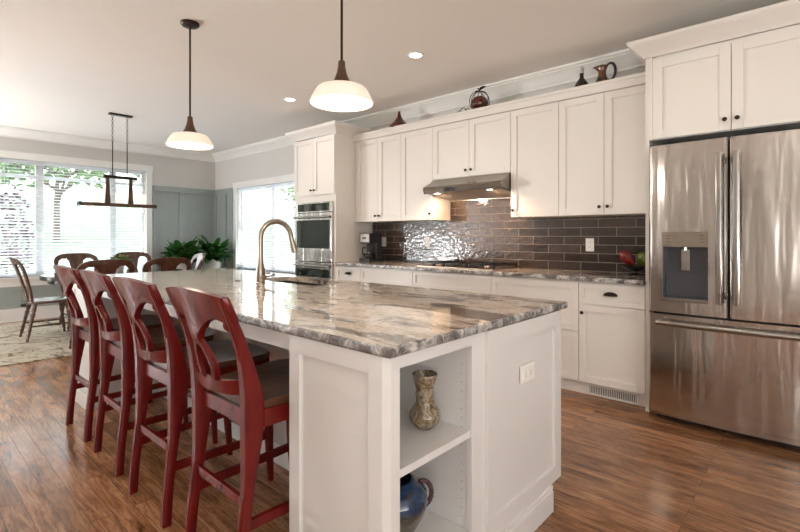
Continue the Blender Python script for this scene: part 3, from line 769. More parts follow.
# outlet
def outlet(loc, axis, label, gang=1, m='plate'):
    x, y, z = loc; w = .036 * gang + (.034 if gang == 1 else .04); w = .072 if gang == 1 else .118
    r = thing('wall_outlet', label, 'outlet', loc)
    def B(mb, a, b, c, d, w0, w1, bev=0):
        if axis == 'y': mb.box(x + a, x + b, y - w1, y - w0, z + c, z + d, bev)
        else: mb.box(x + w0, x + w1, y + a, y + b, z + c, z + d, bev)
    mb = MB(); B(mb, -w / 2, w / 2, -.058, .058, 0, .006, .002) if gang == 1 else B(mb, -.060, .060, -.036, .036, 0, .006, .002); mb.build('cover_plate', m, r)
    mb = MB()
    if gang == 1:
        for s in (-.021, .021):
            B(mb, -.016, .016, s - .014, s + .014, .006, .0075, .0005)
    else:
        for s in (-.026, .026): B(mb, s - .016, s + .016, -.022, .022, .006, .008, .0005)
    mb.build('socket_face', m, r)
    mb = MB()
    for s in (-.021, .021):
        for q in (-.006, .006):
            if gang == 1: B(mb, q - .001, q + .001, s - .004, s + .005, .0075, .008)
            else: B(mb, s - .005, s + .005, q - .001 - .004, q + .001 - .004, .008, .0085)
    mb.build('slot', 'dgrey', r); return r
outlet((-3.335, YK - .0125, 1.155), 'y', 'white wall outlet in the glare on the tiles left of the cooktop')
outlet((-4.03, YK - .0125, 1.15), 'y', 'white wall outlet right behind the coffee maker')
outlet((-1.494, YK - .0125, 1.145), 'y', 'white wall outlet on the brown tiles near the red peppers')
outlet((-.8915, 1.770, .660), 'x', 'white double outlet plate on the island end panel', 2)

ic = slab('island_countertop', IX0, IX1, IY0, IY1, .88, .912, SK, 'gran', .008, .006)
tag(ic, 'cream and grey veined granite slab topping the island', 'countertop')

# sink
sx0, sx1, sy0, sy1 = SK
r = thing('kitchen_sink', 'stainless undermount double-bowl sink in the island top', 'sink', ((sx0 + sx1) / 2, (sy0 + sy1) / 2, .68))
div = -2.60
for a, b in ((sx0 - .004, div - .008), (div + .008, sx1 + .004)):
    mb = MB(); y0, y1 = sy0 - .004, sy1 + .004; t = .003; z0, z1 = .68, .8795
    mb.box(a, b, y0, y1, z0, z0 + t); mb.box(a, a + t, y0, y1, z0, z1); mb.box(b - t, b, y0, y1, z0, z1); mb.box(a, b, y0, y0 + t, z0, z1); mb.box(a, b, y1 - t, y1, z0, z1)
    d = mb.build('bowl', 'steel2', r)
    mb = MB(); mb.lathe([(.04, 0), (.04, .003), (.03, .004), (.0001, .004)], ((a + b) / 2, (y0 + y1) / 2, z0 + t), 18); mb.build('drain', 'nickel', d)
mb = MB(); mb.box(div - .008, div + .008, sy0 - .004, sy1 + .004, .86, .872, .002); mb.build('divider', 'steel2', r)

# faucet
fx, fyy = -2.725, 1.645
r = thing('kitchen_faucet', 'brushed nickel gooseneck pull-down faucet on the island', 'faucet', (fx, fyy, .912))
mb = MB(); mb.lathe([(.033, 0), (.033, .006), (.028, .010), (.029, .03), (.031, .06), (.029, .09), (.020, .13), (.0185, .165), (.0165, .2)], (fx, fyy, .9121), 24); mb.build('base', 'nickel', r)
mb = MB(); pts = []
dirx, diry = .10, .995; R = .112
zt = .912 + .298
pts = [(fx, fyy, .912 + .19), (fx, fyy, .912 + .25)]
for i in range(0, 15):
    a = pi - (pi * .98) * i / 14; pts.append((fx + dirx * (R + R * cos(a)), fyy + diry * (R + R * cos(a)), zt + .0 + R * sin(a)))
mb.tube(pts, .0172, 16); sp = mb.build('spout', 'nickel', r)
e = Vector(pts[-1]); mb = MB(); mb.turned(e + Vector((0, -.001, .004)), e + Vector((.004, .03, -.105)), [(.016, 0), (.0185, .1), (.019, .45), (.024, .8), (.024, .97), (.02, 1)], 18); mb.build('spray_head', 'nickel', r)
mb = MB(); mb.cyl((fx + .02, fyy, .955), (fx + .045, fyy + .01, .955), .014); mb.tube([(fx + .04, fyy + .012, .955), (fx + .075, fyy + .03, .962), (fx + .10, fyy + .045, .972)], [.007, .006, .007], 10); mb.build('lever', 'nickel', r)
mb = MB(); mb.lathe([(.022, 0), (.022, .003), (.017, .006), (.0001, .006)], (-2.98, 1.62, .9121), 18)
tag(mb.build('disposal_button', 'nickel'), 'small round metal button set in the island top left of the faucet', 'button')
r = thing('soap_dispenser', 'small nickel soap pump tucked beside the faucet base', 'dispenser', (-2.79, 1.70, .912))
mb = MB(); mb.lathe([(.020, 0), (.020, .005), (.012, .01), (.012, .045), (.014, .05), (.014, .06), (.0001, .062)], (-2.79, 1.70, .9121), 16); mb.build('pump_body', 'nickel', r)
mb = MB(); mb.tube([(-2.79, 1.70, .965), (-2.788, 1.73, .97), (-2.787, 1.755, .965)], .006, 8); mb.build('nozzle', 'nickel', r)

# ---------------- decor on the island shelves ----------------
def glaze(name, stops, scale, rough=.15, dist=2.0, metal=0):
    m, N, L, b = nt(name); n = noisen(N, L, coords(N, L), scale, 5, .6, dist)
    L.new(ramp(N, L, n, stops), b.inputs['Base Color']); b.inputs['Roughness'].default_value = rough; b.inputs['Metallic'].default_value = metal
    b.inputs['Coat Weight'].default_value = .4; return m
M['vase'] = glaze('olive_glaze', [(.3, (.04, .026, .012)), (.42, (.15, .095, .04)), (.5, (.30, .24, .17)), (.56, (.09, .07, .045)), (.7, (.22, .15, .08))], 16, .12)
M['vasein'] = plain('vase_lining', (.50, .44, .40), .25)
def jugmat():
    m, N, L, b = nt('blue_bronze_glaze'); v = coords(N, L); n = noisen(N, L, v, 9, 5, .6, 2); n2 = noisen(N, L, coords(N, L, (1, 1, 3)), 14, 4, .6, 1)
    blue = ramp(N, L, n, [(.3, (.006, .012, .025)), (.45, (.012, .04, .11)), (.56, (.02, .02, .025)), (.7, (.03, .10, .22))])
    brz = ramp(N, L, n2, [(.35, (.02, .016, .013)), (.5, (.10, .085, .06)), (.6, (.03, .03, .03)), (.7, (.22, .19, .15))])
    sp = N.new('ShaderNodeSeparateXYZ'); L.new(v, sp.inputs[0]); a = N.new('ShaderNodeMath'); a.operation = 'MULTIPLY_ADD'; L.new(n, a.inputs[0]); a.inputs[1].default_value = .08; L.new(sp.outputs['Z'], a.inputs[2])
    L.new(mixc(N, L, ramp(N, L, a.outputs[0], [(.165, (0, 0, 0)), (.185, (1, 1, 1))]), brz, blue), b.inputs['Base Color'])
    b.inputs['Roughness'].default_value = .1; b.inputs['Coat Weight'].default_value = .4; return m
M['blueg'] = jugmat()
M['braid'] = glaze('braided_handle', [(.4, (.02, .008, .01)), (.6, (.09, .03, .03))], 60, .35, 1)
M['redglaze'] = glaze('oxblood_glaze', [(.4, (.06, .008, .006)), (.6, (.12, .018, .012))], 8, .2)
M['amber'] = glaze('amber_glaze', [(.35, (.02, .010, .007)), (.5, (.14, .05, .02)), (.65, (.02, .012, .01))], 7, .15)
M['darkgl'] = glaze('dark_bottle', [(.4, (.012, .006, .005)), (.6, (.04, .012, .01))], 8, .12)
vx, vy, vz = -1.045, 1.290, .5385
r = thing('ceramic_vase', 'mottled olive and cream ceramic vase on the island shelf', 'vase', (vx, vy, vz))
k = 1.0
mb = MB(); mb.lathe([(.030, 0), (.034, .004), (.052, .022), (.0575, .042), (.055, .058), (.042, .077), (.033, .092), (.031, .105), (.034, .128), (.032, .14), (.034, .152), (.040, .175), (.0455, .192), (.0465, .200), (.044, .203), (.041, .196), (.033, .175), (.024, .150)], (vx, vy, vz), 30, cap=True); [setattr(v.co, 'z', vz + (v.co.z - vz) * .95) for v in mb.bm.verts]; mb.build('body', 'vase', r, smooth=60)
mb = MB(); mb.lathe([(.0415, .1955), (.034, .176), (.0248, .151), (.0001, .149)], (vx, vy, vz), 30, cap=False); [setattr(v.co, 'z', vz + (v.co.z - vz) * .95) for v in mb.bm.verts]; mb.build('lining', 'vasein', r, smooth=60)
bx, by, bz = -1.075, 1.160, .1835
r = thing('blue_jug', 'round blue and bronze jug with braided handle on the bottom shelf', 'jug', (bx, by, bz))
mb = MB()
mb.lathe([(.045, 0), (.05, .006), (.075, .045), (.105, .10), (.117, .140), (.112, .170), (.095, .190), (.072, .203), (.066, .212), (.060, .212), (.060, .202), (.08, .18), (.05, .17)], (bx, by, bz), 30); mb.build('body', 'blueg', r, smooth=60)
mb = MB(); pts = []; ax = Vector((.55, .83, 0)).normalized()
for i in range(15):
    a = radians(110) - radians(200) * i / 14; pts.append(Vector((bx, by, bz + .145)) + ax * (.100 + .035 * cos(a)) + Vector((0, 0, .045 * sin(a))))
mb.tube(pts, .007, 8)
for i in range(0, 15): mb.ellipsoid(pts[i], (.0095, .0095, .008), 8, 6)
mb.build('handle', 'braid', r)

# ---------------- bar stools ----------------
def stile_y(z):   # centre line of rear leg and back post, local y
    P = [(0, -.262), (.15, -.252), (.35, -.228), (.55, -.210), (.64, -.210), (.74, -.226), (.85, -.256), (.95, -.295), (1.03, -.335)]
    for (z0, y0), (z1, y1) in zip(P, P[1:]):
        if z <= z1: t = (z - z0) / (z1 - z0); return y0 + (y1 - y0) * t
    return P[-1][1]
def smooth_sy(z): return sum(stile_y(min(1.03, max(0, z + d))) for d in (-.04, -.02, 0, .02, .04)) / 5
def build_stool():
    r = thing('bar_stool', 'x', 'stool', (0, 0, 0))
    for s in (-1, 1):
        mb = MB(); A = []
        n = 26
        for i in range(n + 1):
            z = 1.025 * i / n; y = smooth_sy(z)
            d = .036 + .040 * math.exp(-((z - .60) / .17) ** 2) - .006 * max(0, z - .85) / .17   # depth front to back
            w = .032 + .008 * math.exp(-((z - .62) / .2) ** 2)
            xo = s * (.186 + .016 * max(0, z - .55) / .45 + .006 * max(0, .3 - z) / .3)
            A.append([mb.bm.verts.new((xo + a * w / 2, y + b * d / 2, z)) for a, b in ((-1, -.8), (-.8, -1), (.8, -1), (1, -.8), (1, .8), (.8, 1), (-.8, 1), (-1, .8))])
        for a, b in zip(A, A[1:]):
            for i in range(8): mb.bm.faces.new((a[i], a[(i + 1) % 8], b[(i + 1) % 8], b[i]))
        mb.bm.faces.new(A[0][::-1]); mb.bm.faces.new(A[-1])
        mb.build('leg', 'red', r, smooth=50)
    for s in (-1, 1):
        mb = MB(); A = []
        for i in range(13):
            z = .575 * i / 12; w = .024 + .022 * (z / .575) ** .8
            x = s * (.215 - .012 * (1 - z / .575)) ; y = .228 + .012 * (1 - z / .575) - .01 * sin(pi * z / .575)
            A.append([mb.bm.verts.new((x + a * w / 2, y + b * w / 2, z)) for a, b in ((-1, -.7), (-.7, -1), (.7, -1), (1, -.7), (1, .7), (.7, 1), (-.7, 1), (-1, .7))])
        for a, b in zip(A, A[1:]):
            for i in range(8): mb.bm.faces.new((a[i], a[(i + 1) % 8], b[(i + 1) % 8], b[i]))
        mb.bm.faces.new(A[0][::-1]); mb.bm.faces.new(A[-1])
        mb.build('leg', 'red', r, smooth=50)
    # apron
    mb = MB()
    mb.box(-.17, .17, -.222, -.198, .562, .618, .002); mb.box(-.20, .20, .205, .23, .555, .618, .002)
    for s in (-1, 1):
        a0, a1 = Vector((s * .186, -.20, 0)), Vector((s * .212, .22, 0)); d = a1 - a0; ang = math.atan2(d.y, d.x)
        mt = Matrix.Translation(((a0.x + a1.x) / 2, (a0.y + a1.y) / 2, .5865)) @ Matrix.Rotation(ang, 4, 'Z')
        mb.box(-d.length / 2, d.length / 2, -.011, .011, -.031, .031, .002, mt)
    mb.build('apron', 'red', r)
    # seat: saddle plank, wider in front
    mb = MB(); NX, NY = 16, 14; top = {}; bot = {}
    for i in range(NX + 1):
        for j in range(NY + 1):
            u = -1 + 2 * i / NX; t = j / NY
            hw = .190 + .048 * min(1, t * 1.25) - .03 * max(0, t - .86) / .14 * abs(u) ** 3
            y = -.205 + .463 * t + (-.028 * (u * u) * max(0, (t - .5) * 2))
            dish = -.010 * (1 - u * u) * sin(pi * min(1, t * 1.05)) ** .8
            top[i, j] = mb.bm.verts.new((u * hw, y, .647 + dish)); bot[i, j] = mb.bm.verts.new((u * hw * .985, y, .6185))
    for i in range(NX):
        for j in range(NY):
            mb.bm.faces.new((top[i, j], top[i + 1, j], top[i + 1, j + 1], top[i, j + 1])); mb.bm.faces.new((bot[i, j], bot[i, j + 1], bot[i + 1, j + 1], bot[i + 1, j]))
    for i in range(NX):
        mb.bm.faces.new((top[i, 0], bot[i, 0], bot[i + 1, 0], top[i + 1, 0])); mb.bm.faces.new((top[i + 1, NY], bot[i + 1, NY], bot[i, NY], top[i, NY]))
    for j in range(NY):
        mb.bm.faces.new((top[0, j + 1], bot[0, j + 1], bot[0, j], top[0, j])); mb.bm.faces.new((top[NX, j], bot[NX, j], bot[NX, j + 1], top[NX, j + 1]))
    mb.build('seat', 'seat', r, smooth=40)
    # back: crest rail, splat ring, lower rail -- curved plates following the posts
    def fn(off, t):
        def g(u, v, w): return (u, smooth_sy(v) - (.030 + .022 * min(1, max(0, (.93 - v) / .05))) * (1 - (u / .21) ** 2) + off + (w - t / 2), v)
        return g
    L1 = []
    N = 20
    for i in range(N + 1):
        u = -.222 + .444 * i / N; L1.append((u, 1.035 - .012 * (u / .22) ** 2 + .010 * cos(u * 7)))
    low = [(.222, .945), (.205, .915), (.185, .905), (.172, .912), (.168, .924), (.176, .936), (.150, .944), (.110, .940), (.075, .925), (.045, .897), (.028, .872), (.020, .850)]
    lowl = [(-a, b) for a, b in low][::-1]
    out = L1 + low + lowl
    # densify
    def dens(P, m=.012):
        Q = []
        for a, b in zip(P, P[1:] + P[:1]):
            d = math.hypot(b[0] - a[0], b[1] - a[1]); k = max(1, int(d / m))
            for q in range(k): Q.append((a[0] + (b[0] - a[0]) * q / k, a[1] + (b[1] - a[1]) * q / k))
        return Q
    mb = MB(); mb.plate(dens(out, .02), [], .026, fn(0, .026), .004); mb.build('crest_rail', 'red', r, smooth=50)
    ring = []; hole = []
    for i in range(36):
        a = 2 * pi * i / 36; tw = 1 - .28 * max(0, sin(a))
        ring.append((.070 * cos(a) * tw, .768 + .102 * sin(a))); hole.append((.044 * cos(a) * tw, .766 + .074 * sin(a)))
    mb = MB(); mb.plate(ring, [hole], .020, fn(.0, .020), .003); mb.build('splat', 'red', r, smooth=50)
    lo = []
    for i in range(17): u = -.176 + .352 * i / 16; lo.append((u, .715 + .020 * (abs(u) / .176) ** 2 - .014 * math.exp(-(u / .04) ** 2) * 0))
    for i in range(17): u = .176 - .352 * i / 16; lo.append((u, .672 + .006 * (abs(u) / .176) ** 2))
    mb = MB(); mb.plate(lo, [], .022, fn(0, .022), .003); mb.build('lower_rail', 'red', r, smooth=50)
    for y, z, h in ((stile_y(.31), .31, .034), ):
        mb = MB(); mb.box(-.172, .172, y - .008, y + .008, z - h / 2, z + h / 2, .003); mb.build('stretcher', 'red', r)
    mb = MB(); mb.box(-.195, .195, .222, .244, .20, .235, .003); mb.build('footrest', 'red', r)
    for s in (-1, 1):
        a0, a1 = Vector((s * .188, -.232, 0)), Vector((s * .208, .225, 0)); d = a1 - a0; ang = math.atan2(d.y, d.x)
        mt = Matrix.Translation(((a0.x + a1.x) / 2, (a0.y + a1.y) / 2, .235)) @ Matrix.Rotation(ang, 4, 'Z')
        mb = MB(); mb.box(-d.length / 2, d.length / 2, -.010, .010, -.017, .017, .003, mt); mb.build('stretcher', 'red', r)
    return r
st = build_stool(); index_kids()
stools = [(-1.63, 1.05, 0, 'dark red counter stool nearest the camera, beside the island shelf end'),
          (-2.235, 1.045, .01, 'dark red counter stool second from the island shelf end'),
          (-2.84, 1.055, -.01, 'dark red counter stool third from the island shelf end'),
          (-3.43, 1.055, .015, 'dark red counter stool farthest from the camera, nearest the dining area')]
for i, (x, y, rz, lab) in enumerate(stools):
    o = st if i == 0 else copy_tree(st); o.location = (x, y, 0); o.rotation_euler = (0, 0, rz); o['label'] = lab; o['group'] = 'red counter stools along the island'

# ---------------- pendants, downlights ----------------
def pendant(x, y, zb, label):
    r = thing('pendant_lamp', label, 'lamp', (x, y, CZ), 'opal glass pendants over the island')
    mb = MB(); mb.lathe([(.0001, -.028), (.02, -.028), (.055, -.022), (.064, -.012), (.064, 0)], (x, y, CZ - .0005), 28); mb.build('canopy', 'bronze', r)
    mb = MB(); mb.cyl((x, y, zb + .21), (x, y, CZ - .02), .0065, seg=10); mb.build('rod', 'bronze', r)
    mb = MB(); mb.lathe([(.060, .086), (.052, .096), (.037, .120), (.025, .152), (.018, .19), (.018, .205), (.016, .212), (.0001, .214)], (x, y, zb), 24); mb.build('socket_cup', 'bwood', r, smooth=60)
    mb = MB(); mb.lathe([(.154, .0), (.159, .005), (.155, .014), (.140, .044), (.124, .070), (.114, .079), (.096, .084), (.056, .088), (.05, .083), (.094, .079), (.110, .071), (.132, .042), (.149, .006)], (x, y, zb), 48, cap=False); s = mb.build('lamp_shade', 'shade', r, smooth=50)
    mb = MB(); mb.lathe([(.0001, -.006), (.05, -.005), (.105, -.001), (.144, .008), (.144, .014), (.0001, .006)], (x, y, zb), 40, cap=False); mb.build('diffuser', 'diff', r, smooth=60)
    l = bpy.data.lights.new('pendant_bulb', 'POINT'); l.energy = 9; l.color = (1, .85, .68); l.shadow_soft_size = .10
    o = bpy.data.objects.new('pendant_bulb', l); COL.objects.link(o); o.location = (x, y, zb - .11)
pendant(-3.36, 1.46, 1.872, 'opal glass pendant lamp over the far half of the island')
pendant(-1.765, 1.52, 1.885, 'opal glass pendant lamp over the near half of the island')
def downlight(x, y, lab, e=12):
    r = thing('recessed_downlight', lab, 'downlight', (x, y, CZ))
    mb = MB(); mb.lathe([(.052, -.001), (.055, -.006), (.072, -.005), (.074, 0)], (x, y, CZ - .0005), 28, cap=False); mb.build('ring', 'trim', r, smooth=60)
    mb = MB(); mb.lathe([(.0001, -.003), (.052, -.003), (.052, -.0008), (.0001, -.0008)], (x, y, CZ), 28, cap=False); mb.build('lens', 'can', r)
    l = bpy.data.lights.new('downlight_bulb', 'SPOT'); l.energy = e; l.color = (1, .88, .75); l.spot_size = radians(150); l.spot_blend = .8; l.shadow_soft_size = .055
    o = bpy.data.objects.new('downlight_bulb', l); COL.objects.link(o); o.location = (x, y, CZ - .02)
downlight(-2.53, 3.0, 'small round ceiling downlight above the range hood aisle')
downlight(-4.40, 3.03, 'small round ceiling downlight near the tall oven cabinet')
downlight(-.62, 2.6, 'added unseen ceiling downlight in front of the refrigerator', 12)  # out of view, added to the ceiling row for more light
downlight(-2.5, .1, 'added unseen ceiling downlight behind the stools')  # this and the two below are unseen, added to light the room
downlight(-.2, .3, 'added unseen ceiling downlight over the near end of the kitchen')
downlight(-4.6, .1, 'added unseen ceiling downlight between kitchen and dining area')

# ---------------- dining area ----------------
mb = MB(); mb.box(-8.25, -5.66, -.3, 3.02, .001, .012, .004)
tag(mb.build('area_rug', 'rug'), 'beige rug with dark branching pattern under the dining table', 'rug')
r = thing('dining_table', 'dark oval wooden dining table in front of the wide window', 'table', (-6.65, 1.95, .012))
tb = MB(); a, b_ = .53, .78
def oval(k): return [(-6.65 + a * k * math.copysign(abs(cos(t)) ** .8, cos(t)), 1.95 + b_ * k * math.copysign(abs(sin(t)) ** .8, sin(t))) for t in [2 * pi * i / 64 for i in range(64)]]
tb.prism(oval(1), 'z', .714, .762, .008); tb.build('tabletop', 'table', r)
tb = MB(); tb.prism(oval(.90), 'z', .665, .714); tb.build('apron', 'table', r)
for py_ in (1.72, 2.18):
    tb = MB(); tb.lathe([(.075, .05), (.08, .08), (.05, .12), (.065, .25), (.075, .34), (.05, .42), (.04, .52), (.07, .60), (.12, .655)], (-6.65, py_, .012), 20)
    pd = tb.build('pedestal', 'table', r, smooth=50)
    for sx in (-1, 1):
        tb = MB(); tb.tube([(-6.65 + sx * .05, py_, .12), (-6.65 + sx * .17, py_, .085), (-6.65 + sx * .28, py_, .035)], [.032, .026, .020], 10); tb.build('foot', 'table', pd)
def build_chair():
    r = thing('dining_chair', 'x', 'chair', (0, 0, 0))
    mb = MB(); pts = [(-.235, .20), (-.20, .235), (0, .245), (.20, .235), (.235, .20), (.215, -.05), (.19, -.19), (.15, -.215), (-.15, -.215), (-.19, -.19), (-.215, -.05)]
    mb.prism(pts, 'z', .425, .455, .008); mb.build('seat', 'chair', r, smooth=30)
    for sx in (-1, 1):
        for sy in (-1, 1):
            mb = MB(); top = (sx * .15, sy * .15, .428); bot = (sx * .205, sy * (.205 if sy > 0 else .235), .004)
            mb.turned(bot, top, [(.011, 0), (.014, .04), (.013, .10), (.020, .20), (.014, .24), (.021, .27), (.016, .33), (.018, .6), (.024, .72), (.015, .76), (.023, .79), (.018, 1)]); mb.build('leg', 'chair', r, smooth=60)
    mb = MB()
    for s in (-1, 1): mb.turned((s * .185, -.20, .17), (s * .183, .185, .17), [(.009, 0), (.013, .5), (.009, 1)], 10)
    mb.turned((-.183, 0, .17), (.183, 0, .17), [(.009, 0), (.013, .5), (.009, 1)], 10); mb.build('stretcher', 'chair', r)
    # hooped back with pierced splat
    H = .530; hw = .262
    out = [(-.19, 0), (-.215, .16), (-.245, .30), (-hw, .40)]
    for i in range(15):
        t = pi - pi * i / 14; out.append((hw * math.copysign(abs(cos(t)) ** .62, cos(t)), .40 + .13 * abs(sin(t)) ** .75))
    out += [(hw, .40), (.245, .30), (.215, .16), (.19, 0)]
    q = []; [q.append(p) for p in out if not q or (abs(p[0] - q[-1][0]) + abs(p[1] - q[-1][1])) > .004]
    def hole(s):
        L = [(.145, .015), (.172, .15), (.198, .28), (.212, .36), (.205, .42), (.17, .455), (.12, .455), (.085, .42), (.072, .36), (.060, .30), (.036, .22), (.030, .12), (.036, .015)]
        return [(s * u, v) for u, v in L]
    mb = MB()
    def fn(u, v, w): return (u, -.195 - .16 * (v / .53) ** 1.3 * 1.0 + .035 * (u / .26) ** 2 + w - .011, .450 + v * .985)
    mb.plate(q, [hole(1), hole(-1)], .022, fn, .004); mb.build('backrest', 'chair', r, smooth=50)
    return r
ch = build_chair(); index_kids()
chairs = [(-6.86, 1.29, 0, 'dark wooden dining chair seen from the side at the left end of the table'),
          (-7.38, 1.76, -pi / 2, 'wooden dining chair with its back to the wide window, left one of two'),
          (-7.38, 2.47, -pi / 2, 'wooden dining chair with its back to the wide window, behind the small plant'),
          (-5.73, 1.51, pi / 2, 'wooden dining chair on the near side of the table, closer to the red stools'),
          (-5.73, 2.12, pi / 2, 'wooden dining chair on the near side of the table, below the potted plants'),
          (-6.50, 2.63, pi * .95, 'wooden dining chair at the right end of the table, shining in window light')]
for i, (x, y, rz, lab) in enumerate(chairs):
    o = ch if i == 0 else copy_tree(ch); o.location = (x, y, .0125); o.rotation_euler = (0, 0, rz); o['label'] = lab; o['group'] = 'wooden chairs around the dining table'

def leaf(mb, base, direction, length, width, droop, roll=0, fold=.25):
    base = Vector(base); d = Vector(direction).normalized(); side = d.cross(Vector((0, 0, 1)))
    if side.length < 1e-3: side = Vector((1, 0, 0))
    side.normalize(); side = (side * cos(roll) + d.cross(side) * sin(roll)).normalized()
    n = 6; p = base.copy(); L_, Cc, R_ = [], [], []
    for i in range(n + 1):
        t = i / n; w = width * (sin(pi * min(1, t * .93 + .05)) ** .8) * .5
        up = side.cross(d).normalized()
        if w < 1e-4: w = 1e-4
        L_.append(mb.bm.verts.new(p - side * w + up * w * fold)); Cc.append(mb.bm.verts.new(p)); R_.append(mb.bm.verts.new(p + side * w + up * w * fold))
        p = p + d * (length / n); d = (d + Vector((0, 0, -droop / n))).normalized()
    for i in range(n):
        mb.bm.faces.new((L_[i], Cc[i], Cc[i + 1], L_[i + 1])); mb.bm.faces.new((Cc[i], R_[i], R_[i + 1], Cc[i + 1]))
def potted(x, y, rad, hp, hl, n, label, ymin, ymax):
    r = thing('potted_plant', label, 'plant', (x, y, 0))
    mb = MB(); mb.lathe([(rad * .62, 0), (rad * .66, .01), (rad, hp - .03), (rad * 1.05, hp - .025), (rad * 1.05, hp), (rad * .93, hp), (rad * .9, hp - .05)], (x, y, .0005), 28); mb.build('planter', 'pot', r, smooth=50)
    mb = MB(); mb.lathe([(rad * .9, hp - .05), (rad * .5, hp - .04), (.0001, hp - .035)], (x, y, 0), 20, cap=False); mb.build('soil', 'soil', r)
    mb = MB()
    for i in range(n):
        a = random.uniform(0, 2 * pi); el = random.uniform(.25, 1.35); ln = random.uniform(.6, 1) * hl
        dv = Vector((cos(a) * cos(el), sin(a) * cos(el), sin(el))); st_ = random.uniform(.15, .5)
        b0 = Vector((x + cos(a) * .03, y + sin(a) * .03, hp - .04)); b1 = b0 + dv * ln * st_ * 1.3
        mb.tube([b0, (b0 + b1) / 2 + Vector((0, 0, .01)), b1], .0025, 4)
        leaf(mb, b1, dv, ln * .62, random.uniform(.07, .11), random.uniform(.5, 1.5), random.uniform(-.5, .5))
    for v in mb.bm.verts:
        v.co.x = max(v.co.x, -8.40 + .02 * random.random()); v.co.y = min(v.co.y, ymax); v.co.y = max(v.co.y, ymin)
    mb.build('foliage', 'plant', r, smooth=70); return r
potted(-7.78, 3.25, .14, .80, .46, 150, 'leafy green houseplant nearer the wide window, left of the pair', 2.9, 3.54)
potted(-7.85, 3.80, .14, .82, .44, 170, 'leafy dark green houseplant in the room corner, right of the pair', 3.56, 4.12)
# centrepiece
cx, cy = -6.75, 2.02
r = thing('table_plant', 'small pale green potted plant on the dining table', 'plant', (cx, cy, .762))
mb = MB(); mb.lathe([(.045, 0), (.06, .09), (.063, .1), (.055, .1), (.05, .08)], (cx, cy, .7625), 20); mb.build('pot', 'pot', r)
M['leafl'] = plain('pale_leaf', (.14, .20, .06), .5, var=.4, nscale=20)
mb = MB()
for i in range(110):
    a = random.uniform(0, 2 * pi); el = random.uniform(-.1, 1.3); dv = (cos(a) * cos(el), sin(a) * cos(el), sin(el))
    leaf(mb, (cx + dv[0] * .06, cy + dv[1] * .10, .86 + dv[2] * .05), dv, random.uniform(.05, .10), .03, 1.0, random.uniform(-1, 1))
mb.build('foliage', 'leafl', r, smooth=70)

# chandelier
KX = -6.54; KY0, KY1 = 1.515, 2.385
r = thing('linear_chandelier', 'linear wood and iron chandelier hanging over the dining table', 'chandelier', (KX, 1.96, CZ))
mb = MB(); mb.box(KX - .035, KX + .035, 1.84, 2.10, CZ - .022, CZ - .0005, .003); mb.build('canopy', 'bronze', r)
for y in (1.880, 2.045):
    mb = MB(); z = CZ - .022; k = 0
    while z > 2.42:
        pts = []
        for i in range(10):
            t = 2 * pi * i / 10; q = .0095 * cos(t); pts.append((KX + (q if k % 2 else 0), y + (0 if k % 2 else q), z - .018 + .018 * sin(t)))
        mb.tube(pts, .0025, 5, True); z -= .030; k += 1
    mb.cyl((KX, y, 1.965), (KX, y, z + .006), .006, seg=8); mb.build('chain', 'bronze', r)
mb = MB(); mb.box(KX - .02, KX + .02, 1.782, 2.155, 1.943, 1.980, .003); mb.build('crossbar', 'bronze', r)
for y, s in ((1.825, 1), (2.085, -1)):
    mb = MB(); mb.prism([(y - .030, 1.632), (y + .030, 1.632), (y + .016, 1.946), (y - .016, 1.946)], 'x', KX - .016, KX + .016, .002); mb.build('post', 'bwood', r)
mb = MB(); mb.box(KX - .045, KX + .045, KY0 + .03, KY1 - .03, 1.590, 1.632, .003); mb.build('beam', 'bwood', r)
for a0, a1 in ((KY0, KY0 + .032), (KY1 - .032, KY1)):
    mb = MB(); mb.box(KX - .048, KX + .048, a0, a1, 1.587, 1.636, .003); mb.build('end_cap', 'black', r)
for y in (1.70, 1.96, 2.225):
    mb = MB(); mb.lathe([(.028, 0), (.028, .028), (.014, .03), (.014, .045), (.0001, .045)], (KX, y, 1.6322), 16); lc = mb.build('lamp_holder', 'bwood', r)
    mb = MB(); mb.lathe([(.044, 0), (.046, .002), (.046, .125), (.043, .125), (.043, .004)], (KX, y, 1.6325), 24, cap=False); mb.build('glass_shade', 'frost', r, smooth=60)
    mb = MB(); mb.lathe([(.011, .044), (.012, .055), (.030, .07), (.036, .088), (.028, .112), (.0001, .122)], (KX, y, 1.6322), 16); mb.build('bulb', 'candle', r, smooth=60)

# ---------------- on the counter and on top of the cabinets ----------------
# coffee maker
mx, my, mz = -4.03, 3.93, .9155
r = thing('coffee_maker', 'black and steel drip coffee maker at the left of the counter', 'coffee maker', (mx, my, mz))
mb = MB(); mb.box(mx - .085, mx + .085, my - .11, my + .11, mz, mz + .035, .006); mb.box(mx - .085, mx + .085, my + .02, my + .11, mz + .03, mz + .34, .006); mb.box(mx - .085, mx + .085, my - .10, my + .03, mz + .22, mz + .34, .01); mb.build('housing', 'black', r)
mb = MB(); mb.box(mx - .076, mx + .076, my - .104, my - .10, mz + .235, mz + .33, .002); mb.build('front_panel', 'satin', r)
mb = MB(); mb.box(mx - .03, mx + .03, my - .1065, my - .104, mz + .27, mz + .295, .001); mb.build('display', 'black', r)
mb = MB(); mb.lathe([(.05, 0), (.066, .01), (.07, .06), (.06, .115), (.045, .14), (.05, .15), (.046, .15), (.04, .14), (.055, .11), (.064, .06), (.06, .012)], (mx, my - .035, mz + .036), 24, cap=False); cf = mb.build('carafe', 'cglass', r, smooth=60)
mb = MB(); mb.lathe([(.0001, 0), (.058, .001), (.062, .03), (.062, .06), (.0001, .06)], (mx, my - .035, mz + .039), 20); mb.build('coffee', 'darkgl', cf)
